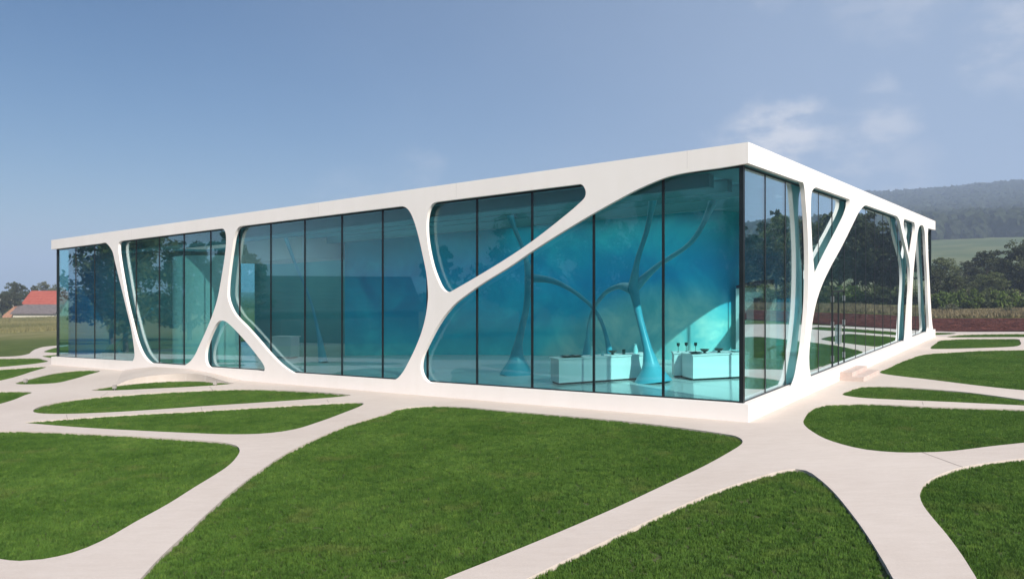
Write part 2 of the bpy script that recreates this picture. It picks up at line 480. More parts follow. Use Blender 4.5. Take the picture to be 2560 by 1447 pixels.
M['dark_timber'] = surf('dark_timber', (0.03, 0.025, 0.022), (0.05, 0.042, 0.036), 2.0, 0.8)
M['dark_roof'] = surf('dark_roof', (0.028, 0.026, 0.03), (0.045, 0.042, 0.045), 2.0, 0.8)

# ------------------------------------------------------------------ outlines in metres
# facade openings: (distance along the facade from the near corner, height); lawns: plan (x, y)
LEFT_OPENINGS = {
 'A': [(33.78, 6.47), (33.26, 6.47), (32.84, 6.24), (32.53, 5.96), (32.3, 5.48), (31.69, 4.23), (31.13, 3.07), (30.65, 2.04), (30.38, 1.12), (30.34, 0.73), (30.5, 0.49)],
 'B': [(30.58, 6.47), (27.25, 6.47), (24.58, 6.47), (23.07, 6.47), (22.77, 6.43), (22.61, 6.24), (22.58, 5.83), (22.69, 5.19), (22.94, 4.3), (23.16, 3.61), (23.42, 3.06), (23.96, 2.24), (24.61, 1.42), (25.06, 0.89), (25.49, 0.6), (25.98, 0.44), (27.22, 0.44), (28.68, 0.44), (29.16, 0.59), (29.65, 0.92), (30.11, 1.48), (30.65, 2.49), (31.13, 3.52), (31.46, 4.46), (31.81, 5.52), (31.93, 6.05), (31.89, 6.37), (31.65, 6.47)],
 'C': [(22.91, 2.5), (22.64, 2.47), (22.23, 2.29), (21.73, 2.0), (21.05, 1.56), (20.39, 1.08), (19.96, 0.73), (19.85, 0.54), (19.93, 0.44), (20.28, 0.44), (21.56, 0.44), (22.73, 0.44), (23.79, 0.44), (24.07, 0.58), (24.17, 0.84), (24.12, 1.21), (23.9, 1.64), (23.58, 2.07), (23.32, 2.35), (23.12, 2.47)],
 'D': [(21.34, 6.47), (21.68, 6.42), (21.94, 6.13), (22.14, 5.5), (22.34, 4.68), (22.46, 3.98), (22.46, 3.5), (22.29, 3.15), (21.94, 2.76), (21.05, 2.21), (20.28, 1.7), (19.54, 1.19), (18.83, 0.77), (18.29, 0.54), (17.95, 0.44), (17.44, 0.44), (16.41, 0.44), (15.05, 0.44), (13.77, 0.44), (12.59, 0.44), (12.33, 0.5), (12.07, 0.7), (11.73, 1.14), (11.4, 1.65), (11.14, 2.15), (10.96, 2.66), (10.87, 3.12), (10.85, 3.4), (10.92, 4.06), (11.09, 4.71), (11.31, 5.43), (11.5, 5.91), (11.67, 6.21), (11.86, 6.39), (12.09, 6.47), (12.34, 6.47), (13.77, 6.47), (15.21, 6.47), (17.36, 6.47), (19.54, 6.47)],
 'E': [(10.33, 6.47), (10.63, 6.43), (10.81, 6.25), (10.91, 5.92), (10.91, 5.42), (10.81, 4.86), (10.63, 4.29), (10.44, 3.9), (10.26, 3.62), (10.08, 3.48), (9.9, 3.46), (9.55, 3.59), (8.5, 4.03), (7.51, 4.47), (6.58, 4.93), (5.69, 5.44), (4.94, 5.91), (4.74, 6.08), (4.71, 6.22), (4.78, 6.39), (4.89, 6.47), (5.03, 6.47), (5.73, 6.47), (6.52, 6.47), (7.65, 6.47), (8.71, 6.47), (9.61, 6.47)],
 'F': [(0.81, 6.44), (1.53, 6.43), (1.99, 6.4), (2.34, 6.34), (3.07, 6.13), (3.71, 5.89), (4.36, 5.63), (5.04, 5.34), (5.69, 5.05), (6.58, 4.63), (7.51, 4.16), (8.5, 3.71), (9.19, 3.35), (9.68, 3.06), (10.12, 2.68), (10.48, 2.27), (10.85, 1.74), (11.09, 1.34), (11.18, 1.06), (11.16, 0.78), (11.01, 0.56), (10.78, 0.44), (10.41, 0.44)],
}
RIGHT_OPENINGS = {
 'A': [(4.57, 6.47), (4.87, 6.47), (5.0, 6.31), (5.15, 5.82), (5.3, 5.29), (5.39, 4.75), (5.44, 4.21), (5.44, 3.66), (5.39, 3.11), (5.3, 2.58), (5.13, 2.05), (4.91, 1.51), (4.61, 1.01), (4.36, 0.66), (4.03, 0.44)],
 'B': [(6.31, 6.47), (5.84, 6.29), (5.75, 6.09), (5.71, 5.59), (5.8, 5.04), (5.89, 4.5), (6.08, 3.94), (6.19, 3.66), (6.26, 3.56), (6.45, 3.66), (7.24, 4.13), (8.39, 4.75), (9.64, 5.41), (10.58, 5.95), (10.92, 6.26), (10.92, 6.47), (10.58, 6.47), (8.89, 6.47), (7.29, 6.47)],
 'C': [(13.73, 6.47), (12.93, 6.28), (12.3, 6.03), (11.28, 5.5), (9.64, 4.66), (8.15, 3.96), (6.99, 3.32), (6.36, 2.82), (5.94, 2.28), (5.66, 1.68), (5.53, 1.19), (5.57, 0.81), (5.8, 0.44), (6.55, 0.44), (10.67, 0.44), (16.52, 0.44), (20.28, 0.44), (22.21, 0.44), (23.12, 0.44), (23.59, 1.45), (23.95, 2.33), (24.2, 2.95), (24.27, 3.67), (23.95, 4.39), (23.24, 4.9), (22.43, 5.41), (21.65, 5.98), (21.22, 6.29), (20.48, 6.47), (18.31, 6.47), (15.68, 6.47)],
 'D': [(22.55, 6.47), (23.59, 6.47), (24.94, 6.47), (25.64, 6.42), (25.77, 6.09), (25.32, 5.52), (24.81, 4.95), (24.44, 4.57), (23.95, 4.75), (23.24, 5.44), (22.55, 5.93), (22.32, 6.23)],
 'E': [(27.88, 6.47), (27.18, 6.31), (26.77, 6.05), (26.37, 5.53), (25.84, 4.78), (25.45, 4.17), (25.13, 3.44), (24.88, 2.53), (24.76, 1.64), (24.76, 0.74), (25.0, 0.44), (27.46, 0.44), (30.41, 0.44), (30.81, 0.6), (30.72, 1.05), (30.34, 2.08), (30.1, 3.42), (29.64, 4.74), (29.34, 5.7), (29.04, 6.23), (28.5, 6.47)],
 'F': [(30.48, 6.42), (30.34, 6.08), (30.56, 4.75), (31.04, 3.41), (31.52, 2.05), (32.01, 0.99), (32.51, 0.44)],
}
LAWNS = [
 [(-13.94, 20.43), (-13.18, 20.32), (-10.16, 19.34), (-8.09, 18.53), (-6.92, 17.98), (-6.45, 17.55), (-6.16, 16.98), (-5.97, 16.26), (-5.83, 15.32), (-5.82, 13.68), (-5.81, 12.66), (-5.87, 11.66), (-5.91, 10.78), (-6.05, 10.32), (-6.32, 10.09), (-6.59, 10.05), (-6.93, 10.15), (-9.03, 11.07), (-12.23, 13.5), (-15.91, 17.98), (-15.98, 20.26)],
 [(-14.17, 21.84), (-13.22, 22.31), (-11.5, 22.83), (-9.61, 23.2), (-7.69, 23.67), (-5.66, 24.08), (-4.98, 24.13), (-4.71, 23.82), (-4.7, 23.32), (-4.94, 22.05), (-5.29, 20.55), (-5.67, 19.47), (-6.18, 19.05), (-7.02, 19.01), (-8.48, 19.43), (-10.07, 19.99), (-11.78, 20.65), (-13.4, 21.4)],
 [(-15.38, 24.09), (-15.82, 25.26), (-15.67, 26.43), (-14.96, 27.31), (-13.47, 27.98), (-11.78, 28.43), (-10.19, 28.46), (-8.39, 27.75), (-6.96, 27.02), (-5.8, 26.16), (-5.55, 25.91), (-5.85, 25.58), (-7.02, 25.08), (-8.53, 24.59), (-10.01, 24.16), (-11.39, 23.66), (-12.79, 23.34), (-14.09, 23.33), (-14.9, 23.61)],
 [(-16.46, 29.38), (-16.35, 30.47), (-15.81, 31.41), (-15.01, 31.93), (-14.11, 32.01), (-13.11, 31.65), (-12.15, 31.02), (-11.27, 30.42), (-11.76, 30.01), (-12.63, 29.68), (-14.14, 29.38), (-15.32, 29.15)],
 [(-21.48, 32.5), (-22.15, 34.75), (-22.48, 37.22), (-22.15, 38.08), (-21.4, 38.08), (-20.65, 37.61), (-20.15, 35.6), (-19.78, 33.74), (-19.72, 32.4), (-20.49, 32.14)],
 [(-20.33, 29.8), (-19.18, 29.57), (-18.62, 29.11), (-18.42, 28.39), (-17.97, 27.05), (-17.78, 26.06), (-17.59, 24.62), (-18.24, 23.92), (-20.92, 26.52), (-21.85, 29.28)],
 [(-25.5, 41.0), (-26.1, 40.94), (-26.69, 40.45), (-27.28, 39.98), (-28.8, 38.59), (-24.86, 32.38), (-22.89, 31.57), (-23.24, 34.05), (-23.5, 35.38), (-24.32, 37.86)],
 [(-27.6, 44.64), (-29.02, 46.37), (-30.06, 47.51), (-31.16, 47.84), (-32.78, 48.04), (-36.89, 48.39), (-33.51, 43.35), (-30.09, 40.91), (-28.33, 41.53), (-27.51, 42.9), (-27.45, 44.09)],
 [(-33.48, 53.68), (-34.71, 56.32), (-35.53, 58.63), (-35.6, 61.28), (-32.74, 60.21), (-29.5, 52.71), (-31.64, 52.21), (-32.71, 52.9)],
 [(-30.96, 49.56), (-30.85, 50.15), (-30.44, 50.98), (-28.64, 48.84), (-27.8, 46.56), (-29.49, 47.77)],
 [(27.51, 49.15), (28.12, 48.85), (28.41, 48.01), (27.19, 47.02), (26.3, 46.99)],
 [(26.23, 45.36), (27.19, 46.16), (28.04, 46.63), (29.74, 46.49), (31.35, 45.95), (33.88, 44.76), (33.08, 43.1), (31.82, 42.33), (29.56, 43.32), (26.85, 44.3), (26.15, 44.6)],
 [(21.25, 38.11), (23.11, 40.94), (24.58, 42.86), (25.73, 43.28), (27.0, 42.93), (28.3, 42.2), (27.52, 40.65), (25.87, 38.24), (25.1, 37.55), (22.99, 37.24), (21.31, 37.3), (20.98, 37.41)],
 [(13.93, 28.47), (15.06, 29.99), (17.37, 32.95), (19.37, 35.05), (20.7, 35.54), (22.63, 35.97), (24.43, 35.8), (27.54, 35.14), (26.82, 32.46), (22.09, 26.4), (17.33, 21.67), (16.43, 22.02), (15.62, 22.9), (15.08, 23.98), (14.47, 25.85), (13.96, 27.19), (13.81, 27.89)],
 [(10.12, 23.03), (10.96, 24.16), (11.6, 24.71), (12.3, 24.5), (13.04, 23.8), (13.82, 22.8), (14.42, 21.13), (14.85, 20.19), (14.86, 19.77), (14.49, 19.7), (13.76, 20.17), (12.29, 21.09), (11.15, 21.73), (10.4, 22.24), (10.16, 22.63)],
 [(7.23, 18.63), (7.74, 19.73), (8.32, 20.68), (8.8, 21.15), (9.29, 21.25), (10.15, 21.1), (11.22, 20.47), (13.34, 19.56), (14.78, 18.86), (15.01, 17.94), (13.87, 16.79), (12.12, 16.02), (10.66, 15.62), (9.86, 15.39), (8.76, 15.03), (8.21, 14.99), (7.72, 15.05), (7.25, 15.37), (7.01, 15.93), (6.91, 16.59), (6.96, 17.39), (7.06, 18.05)],
 [(9.73, 14.27), (9.0, 14.05), (8.22, 13.72), (7.59, 13.28), (7.07, 12.79), (6.71, 12.32), (6.49, 11.94), (6.28, 11.46), (6.1, 10.91), (5.87, 10.14), (5.61, 9.36), (5.35, 8.66), (4.96, 7.62), (5.07, 6.7), (7.61, 7.84), (11.22, 11.25), (12.61, 13.76), (11.43, 14.59)],
 [(0.23, 9.02), (0.77, 9.66), (1.49, 10.48), (2.33, 11.43), (3.33, 12.49), (4.04, 13.12), (4.99, 13.84), (5.26, 13.93), (5.4, 13.79), (5.4, 13.26), (5.29, 12.37), (5.06, 11.22), (4.84, 10.27), (4.61, 9.4), (4.42, 8.73), (3.99, 7.49), (2.89, 6.61), (0.77, 6.58), (-0.32, 7.4), (-0.31, 8.36)],
 [(-3.68, 21.56), (-3.38, 22.54), (-2.95, 22.85), (-2.39, 22.95), (-1.51, 22.6), (-0.55, 21.91), (0.79, 20.97), (2.77, 19.55), (4.12, 18.32), (4.85, 17.49), (5.1, 17.12), (5.11, 16.66), (4.97, 16.24), (4.6, 15.65), (3.68, 14.35), (2.67, 13.07), (1.68, 11.83), (0.86, 10.87), (0.17, 10.09), (-0.43, 9.44), (-0.76, 9.09), (-1.46, 8.32), (-2.35, 7.6), (-3.39, 7.66), (-4.46, 8.62), (-4.61, 9.36), (-4.72, 10.09), (-4.8, 11.0), (-4.91, 12.19), (-5.0, 13.53), (-5.02, 14.94), (-4.98, 16.48), (-4.72, 18.32), (-4.28, 20.15)],
]

# ------------------------------------------------------------------ terrain
UL = Vector((-0.80465, 0.59374)); UR = Vector((0.59374, 0.80465))   # along the left and the right facade
CORNER = Vector((5.91, 18.76))
LEN_L, LEN_R = 39.6, 33.45
TOP, FASCIA, SILL = 7.0, 6.47, 0.44
ROOT = (CORNER.x, CORNER.y, SLOPE * CORNER.x)

def soft(x, lim=170.0): return lim * math.tanh(x / lim)
def sstep(a, b, x):
    t = min(1.0, max(0.0, (x - a) / (b - a))); return t * t * (3 - 2 * t)

def ridge_height(az):
    """height of the wooded ridge by compass azimuth (deg from the view axis)"""
    h = 3 + 158 * sstep(0, 16, az) * (1 - 0.75 * sstep(37, 52, az)) * (1 - 0.6 * sstep(60, 110, az))
    h += 5 * math.sin(math.radians(az * 14)) * sstep(20, 30, az) * (1 - sstep(50, 60, az)) * .5 + 2 * math.sin(math.radians(az * 33 + 40))
    return h

def ground_z(x, y):
    r = math.hypot(x, y); az = math.degrees(math.atan2(x, y))
    base = SLOPE * soft(x) * (1 if abs(x) > 90 or True else 1) - 0.10
    if r < 150: return base
    k = sstep(5, 22, az) * (1 - sstep(50, 75, az))
    mead = k * (58 * sstep(150, 980, r) * 1.12)
    hill = (ridge_height(az) - mead * 0.0) * sstep(760, 1560, r) * (1 if az > -90 and az < 110 else 0.4)
    return base + max(mead, 0) * (1 - sstep(760, 1560, r)) + hill

# keep the near site a plain plane: replace the soft limit close in
def site_z(x): return SLOPE * x
_old = ground_z
def ground_z(x, y):
    r = math.hypot(x, y)
    a = _old(x, y)
    w = sstep(70, 150, r)
    return (SLOPE * x - 0.10) * (1 - w) + a * w

def build_ground():
    rings = [0.0] + list(np.geomspace(3, 140, 26)) + list(np.geomspace(155, 4200, 60))
    azs = np.radians(np.concatenate([np.arange(-180, -40, 4), np.arange(-40, 60, 1.0), np.arange(60, 180, 4)]))
    verts = [(0, 0, ground_z(0, 0))]; faces = []
    n = len(azs)
    for r in rings[1:]:
        for a in azs:
            x, y = r * math.sin(a), r * math.cos(a); verts.append((x, y, ground_z(x, y)))
    for j in range(n): faces.append((0, 1 + (j + 1) % n, 1 + j))
    for i in range(len(rings) - 2):
        for j in range(n):
            a = 1 + i * n + j; b = 1 + i * n + (j + 1) % n
            faces.append((a, b, b + n, a + n))
    me = mesh_from('ground', verts, faces, True, M['meadow']); fix_normals(me)
    return tag(link('ground', me), kind='structure')
build_ground()

# ------------------------------------------------------------------ paving and lawns
def lawn_loop(pts): return spline_closed(pts, 0.35)
lawn_loops = [lawn_loop(p) for p in LAWNS]
paving_outline = spline_closed([(-33.9, 49.7), (-33.0, 49.9), (-33.3, 51.6), (-34.6, 54.0), (-36.5, 57.7), (-37.3, 60.6), (-33, 64), (-28, 62), (-22, 52),
                                (-5, 42), (15, 60), (26, 55), (28.8, 49.6), (32.5, 47.6), (36.0, 45.2), (37.2, 41.5), (33.2, 34.5), (29.3, 27.2), (21, 19.5), (16.5, 13.0), (14, 9.5), (9, 4.5), (2, 3.2), (-4, 3.4),
                                (-8, 6.5), (-13.5, 11), (-18, 17), (-21, 22), (-26, 28), (-33.5, 37), (-40.5, 46.5), (-40, 49.6)], 0.8)

def build_paving():
    extra = [(x, y) for x in np.arange(-40, 38, 3.0) for y in np.arange(4, 62, 3.0)]
    extra = np.array(extra)
    keep = inside(paving_outline, extra)
    V, F = region(paving_outline, lawn_loops, extra[keep])
    me = slab_mesh('paving', V, F, lambda x, y: (x, y, SLOPE * x), lambda x, y: (x, y, SLOPE * x - 0.2), M['paving'], 40)
    return tag(link('paving', me), kind='structure')
paving = build_paving()

JOINTS = [((8.19, 14.95), (8.24, 13.75)), ((11.6, 21.22), (11.33, 20.67)), ((-9.9, 23.89), (-9.58, 23.2)), ((-6.13, 24.87), (-5.91, 24.21)), ((-11.9, 29.53), (-11.28, 28.3)),
          ((-13.73, 23.12), (-13.22, 22.31)), ((-14.9, 27.19), (-15.39, 28.58))]
for a, b in JOINTS:
    a, b = Vector(a), Vector(b); d = (b - a).normalized(); a = a - d * 0.02; b = b + d * 0.02
    nrm = Vector((-d.y, d.x)) * 0.007
    q = [a - nrm, b - nrm, b + nrm, a + nrm]
    me = MB().prism([(p.x, p.y) for p in q], lambda x, y: (x, y, SLOPE * x + 0.004), lambda x, y: (x, y, SLOPE * x - 0.02)).mesh('joint', M['joint'])
    link('joint', me, parent=paving)

for loop in lawn_loops:
    V, F = region(loop, [], [])
    me = mesh_from('lawn', [(x, y, SLOPE * x - 0.068) for x, y in V], F, True, M['soil']); fix_normals(me)
    tag(link('lawn', me), kind='structure')

def grass_tuft(seed, n, rad, hgt):
    r = np.random.default_rng(seed); v = []; f = []
    for i in range(n):
        a = r.uniform(0, 2 * math.pi); d = rad * math.sqrt(r.uniform()); x, y = d * math.cos(a), d * math.sin(a)
        h = hgt * r.uniform(0.6, 1.15); w = 0.0035 * r.uniform(0.8, 1.4); t = r.uniform(0, math.pi); l = h * r.uniform(0.1, 0.6); la = r.uniform(0, 2 * math.pi)
        dx, dy = w * math.cos(t), w * math.sin(t); ex, ey = l * math.cos(la), l * math.sin(la)
        b = len(v)
        v += [(x - dx, y - dy, 0), (x + dx, y + dy, 0), (x + dx * .7 + ex * .4, y + dy * .7 + ey * .4, h * .6), (x - dx * .7 + ex * .4, y - dy * .7 + ey * .4, h * .6), (x + ex, y + ey, h)]
        f += [(b, b + 1, b + 2, b + 3), (b + 3, b + 2, b + 4)]
    return mesh_from('grass_tuft', v, f, False, M['grass_blade'])

def scatter_group(name, inst, density, smin, smax, tilt=0.15, seed=0):
    """geometry nodes: scatter a mesh object over the faces of the host"""
    ng = bpy.data.node_groups.new(name, 'GeometryNodeTree')
    ng.interface.new_socket('Geometry', in_out='INPUT', socket_type='NodeSocketGeometry')
    ng.interface.new_socket('Geometry', in_out='OUTPUT', socket_type='NodeSocketGeometry')
    N, Lk = ng.nodes, ng.links
    gi, go = N.new('NodeGroupInput'), N.new('NodeGroupOutput')
    dp = N.new('GeometryNodeDistributePointsOnFaces'); dp.inputs['Density'].default_value = density; dp.inputs['Seed'].default_value = seed
    oi = N.new('GeometryNodeObjectInfo'); oi.inputs['Object'].default_value = inst; oi.inputs['As Instance'].default_value = True
    ip = N.new('GeometryNodeInstanceOnPoints')
    rv = N.new('FunctionNodeRandomValue'); rv.data_type = 'FLOAT_VECTOR'
    rv.inputs[0].default_value = (-tilt, -tilt, 0); rv.inputs[1].default_value = (tilt, tilt, 6.283)
    rs = N.new('FunctionNodeRandomValue'); rs.data_type = 'FLOAT'; rs.inputs[2].default_value = smin; rs.inputs[3].default_value = smax
    Lk.new(gi.outputs[0], dp.inputs['Mesh']); Lk.new(dp.outputs['Points'], ip.inputs['Points']); Lk.new(oi.outputs['Geometry'], ip.inputs['Instance'])
    Lk.new(rv.outputs[0], ip.inputs['Rotation']); Lk.new(rs.outputs[1], ip.inputs['Scale']); Lk.new(ip.outputs[0], go.inputs[0])
    return ng

def shrink(loop, d):
    P = np.array(loop); nxt = np.roll(P, -1, 0) - np.roll(P, 1, 0)
    nrm = np.stack([-nxt[:, 1], nxt[:, 0]], 1); nrm /= np.linalg.norm(nrm, axis=1)[:, None] + 1e-9
    area = 0.5 * np.sum(P[:, 0] * np.roll(P[:, 1], -1) - np.roll(P[:, 0], -1) * P[:, 1])
    if area < 0: nrm = -nrm
    return P + nrm * d

def build_grass():
    near_v, near_f, far_v, far_f = [], [], [], []
    for loop in lawn_loops:
        V, F = region(shrink(loop, 0.006), [], [])
        cy_ = np.array(loop)[:, 1].min()
        vv, ff = (near_v, near_f) if cy_ < 22 else (far_v, far_f)
        b = len(vv); vv += [(x, y, SLOPE * x - 0.068) for x, y in V]; ff += [tuple(int(i) + b for i in t) for t in F]
    for vv, ff, dens, n, rad, hg, lab in ((near_v, near_f, 420, 22, 0.05, 0.052, 'short mown grass on the near lawns between the pale paths'), (far_v, far_f, 150, 30, 0.08, 0.054, 'short mown grass on the farther lawn islands beside the pavilion')):
        host = mesh_from('grass', vv, ff, False, M['grass_blade']); fix_normals(host)
        o = tag(link('grass', host), lab, 'grass', kind='stuff')
        src = bpy.data.objects.new('grass_tuft', grass_tuft(len(vv), n, rad, hg))
        md = o.modifiers.new('scatter', 'NODES'); md.node_group = scatter_group('scatter_grass', src, dens, 0.75, 1.25)
build_grass()

# ploughed field and the dry strip behind it, right of the pavilion
def patch_grid(name, corners, nu, nv, dz, mat, rough=0.0):
    (a, b, c, d) = [Vector(p) for p in corners]; v = []; f = []
    for j in range(nv + 1):
        for i in range(nu + 1):
            s, t = i / nu, j / nv
            p = (a * (1 - s) + b * s) * (1 - t) + (d * (1 - s) + c * s) * t
            e = min(1, min(s, 1 - s) * 12, min(t, 1 - t) * 6)
            z = ground_z(p.x, p.y) + dz + rough * e * (noise.noise(Vector((p.x * 2.1, p.y * 2.1, 0))) + 0.6 * noise.noise(Vector((p.x * 5.3, p.y * 5.3, 3))))
            v.append((p.x, p.y, z))
    for j in range(nv):
        for i in range(nu):
            q = j * (nu + 1) + i; f.append((q, q + 1, q + nu + 2, q + nu + 1))
    me = mesh_from(name, v, f, True, mat); fix_normals(me)
    return me
tag(link('ploughed_field', patch_grid('ploughed_field', [(-2, 63), (72, 33.5), (74, 45), (6, 90)], 300, 90, 0.06, M['field'], 0.17)), kind='structure')

def strip_grass(name, corners, n, hmin, hmax, w, mat, label, seed):
    r = np.random.default_rng(seed); (a, b, c, d) = [Vector(p) for p in corners]; v = []; f = []
    for i in range(n):
        s, t = r.uniform(), r.uniform()
        p = (a * (1 - s) + b * s) * (1 - t) + (d * (1 - s) + c * s) * t
        x, y = p; z = ground_z(x, y); h = r.uniform(hmin, hmax) * (0.6 + 0.8 * max(0, noise.noise(Vector((x * .15, y * .15, seed))) + .5)); ang = r.uniform(0, math.pi); ww = w * r.uniform(.6, 1.4)
        dx, dy = ww * math.cos(ang), ww * math.sin(ang); ex, ey = r.normal(0, h * .25, 2); k = len(v)
        v += [(x - dx, y - dy, z), (x + dx, y + dy, z), (x + ex, y + ey, z + h)]; f.append((k, k + 1, k + 2))
    me = mesh_from(name, v, f, False, mat)
    return tag(link(name, me), label, 'grass', kind='stuff')
strip_grass('dry_grass', [(6, 92), (76, 47), (80, 62), (16, 108)], 70000, 0.2, 0.5, 0.07, M['drygrass'], 'strip of dry straw coloured grass beyond the ploughed field', 3)
strip_grass('meadow_grass', [(-135, 150), (-62, 92), (-44, 120), (-95, 185)], 60000, 0.15, 0.4, 0.09, M['meadow_blade'], 'unmown pale meadow grass in front of the red roofed house', 4)

# ------------------------------------------------------------------ pavilion
pav = tag(empty('glass_pavilion', ROOT), 'low white pavilion with web-like ribs over tinted blue glass walls', 'building')

def rel(p): return (p[0] - ROOT[0], p[1] - ROOT[1], p[2] - ROOT[2])
class Side:
    """local frame of one facade: s along it, h above the path, d inward"""
    def __init__(s, c, u, n): s.c, s.u, s.n = Vector(c), Vector(u), Vector(n)
    def __call__(s, a, h, d):
        p = s.c + s.u * a + s.n * d
        return rel((p.x, p.y, h + SLOPE * p.x))
    def step(s, a, d=0.0):
        p = s.u * a + s.n * d
        return (p.x, p.y, SLOPE * p.x)
SIDES = {'left': Side(CORNER, UL, UR), 'right': Side(CORNER, UR, UL),
         'far_left': Side(CORNER + UL * LEN_L, UR, -UL), 'back': Side(CORNER + UR * LEN_R, UL, -UR)}
TH = 0.13      # thickness of the white web
GL = 0.25      # depth of the glass behind the outer face

def web(side, length, ops, s0, s1, name):
    first = ops['F'] if side in ('left', 'back') else ops['A']     # opening that runs out at the near corner
    last = ops['A'] if side in ('left', 'back') else ops['F']
    f = spline_open(first, 0.10); l = spline_open(last, 0.10)
    if side in ('right', 'far_left'): f = f                          # traced from top to bottom
    outline = [(s0, -0.06), (s1, -0.06), (s1, SILL)]
    outline += [tuple(p) for p in l[::-1]] + [(s1, FASCIA), (s1, TOP), (s0, TOP), (s0, FASCIA)]
    outline += [tuple(p) for p in f] + [(s0, SILL)]
    holes = [spline_closed(v, 0.10) for k, v in ops.items() if k not in 'AF']
    for h in holes:
        for i, p in enumerate(h): h[i] = np.array((p[0], min(FASCIA, max(SILL, p[1]))))
    V, F = region(outline, holes)
    S = SIDES[side]
    me = slab_mesh('facade_web', V, F, lambda a, h: S(a, h, 0), lambda a, h: S(a, h, TH), M['white_render'], 30)
    o = link('facade_web', me, parent=pav)
    o['label'] = name
    return o
web('left', LEN_L, LEFT_OPENINGS, 0, LEN_L, 'white web of ribs on the long left facade')
web('right', LEN_R, RIGHT_OPENINGS, TH, LEN_R, 'white web of ribs on the sunlit right facade')
web('far_left', LEN_R, RIGHT_OPENINGS, TH, LEN_R, 'white web of ribs on the hidden far end')
web('back', LEN_L, LEFT_OPENINGS, TH, LEN_L - TH, 'white web of ribs on the hidden back')

def plan_slab(name, inset, h0, h1, mat):
    S = SIDES['left']
    pts = [(inset, inset), (LEN_L - inset, inset), (LEN_L - inset, LEN_R - inset), (inset, LEN_R - inset)]
    return link(name, MB().prism(pts, lambda a, d: S(a, h0, d), lambda a, d: S(a, h1, d)).mesh(name, mat), parent=pav)
# roof lights added to brighten the inner walls, between added beams: (s0, s1, depth0, depth1)
STRIPS = [(1.5, 37.6, 1.3, 2.3), (1.5, 37.6, 2.7, 3.7), (1.5, 22.0, 4.1, 5.1)]
WIDE = [(1.5, 14.4, 5.5, 9.4), (14.5, 18.4, 5.5, 7.8), (18.5, 21.6, 5.5, 6.4)]
ADDED_SKYLIGHTS = STRIPS + WIDE + [(24.0, 37.6, 8.8, 12.0), (29.4, 37.6, 4.1, 8.2), (7.5, 14.0, 14.0, 22.0), (20.0, 32.0, 16.0, 28.0)]
def roof_layer(name, inset, h0, h1, mat):
    S = SIDES['left']
    outer = [(inset, inset), (LEN_L - inset, inset), (LEN_L - inset, LEN_R - inset), (inset, LEN_R - inset)]
    V, F = region(outer, [[(a, c), (b, c), (b, d), (a, d)] for a, b, c, d in ADDED_SKYLIGHTS])
    return link(name, slab_mesh(name, V, F, lambda a, d: S(a, h1, d), lambda a, d: S(a, h0, d), mat), parent=pav)
roof_layer('roof', TH + 0.001, 6.60, 6.985, M['roof_felt'])
roof_layer('ceiling', TH + 0.001, 6.475, 6.598, M['ceiling'])
def opal_mat():  # diffusing sheet for the roof lights added to light the interior
    m = bpy.data.materials.new('added_opal_skylight'); m.use_nodes = True
    nt = m.node_tree; nt.nodes.clear()
    out = nt.nodes.new('ShaderNodeOutputMaterial'); tl = nt.nodes.new('ShaderNodeBsdfTranslucent')
    n = nt.nodes.new('ShaderNodeTexNoise'); n.inputs['Scale'].default_value = 0.7
    c = ramp(nt, n.outputs['Fac'], [(0.3, (0.84, 0.86, 0.86)), (0.7, (0.88, 0.9, 0.9))])
    nt.links.new(c, tl.inputs[0]); nt.links.new(tl.outputs[0], out.inputs[0])
    return m
M['opal'] = opal_mat()
for a, b, c, d in ADDED_SKYLIGHTS:      # opal sheets of the added roof lights, spreading daylight inside
    S = SIDES['left']
    me = mesh_from('added_skylight', [S(a - .05, 7.0, c - .05), S(b + .05, 7.0, c - .05), S(b + .05, 7.0, d + .05), S(a - .05, 7.0, d + .05)], [(0, 1, 2, 3)], False, M['opal'])
    link('added_skylight', me, parent=pav)
plan_slab('plinth', TH + 0.001, -0.06, SILL - 0.005, M['white_render'])

def floor_mat():
    m, nt, b = new_mat('polished_floor')
    c = ramp(nt, noise_tex(nt, 0.25, 3), [(0.35, (0.52, 0.54, 0.52)), (0.65, (0.62, 0.63, 0.61))])
    nt.links.new(c, b.inputs['Base Color']); b.inputs['Roughness'].default_value = 0.16
    return m
M['floor'] = floor_mat()
plan_slab('floor', GL + 0.06, SILL - 0.004, SILL + 0.012, M['floor'])

# fascia seams, as the photograph shows them
for sd_, a in [('left', q) for q in (1.62, 9.6, 16.5, 23.4, 30.6)] + [('right', q) for q in (5.2, 11.8, 18.6, 25.4)]:
    S = SIDES[sd_]
    link('seam', MB().prism([(a, FASCIA + .06), (a + .008, FASCIA + .06), (a + .008, TOP - .004), (a, TOP - .004)], lambda x, h: S(x, h, -0.0015), lambda x, h: S(x, h, 0.02)).mesh('seam', M['seam']), parent=pav)

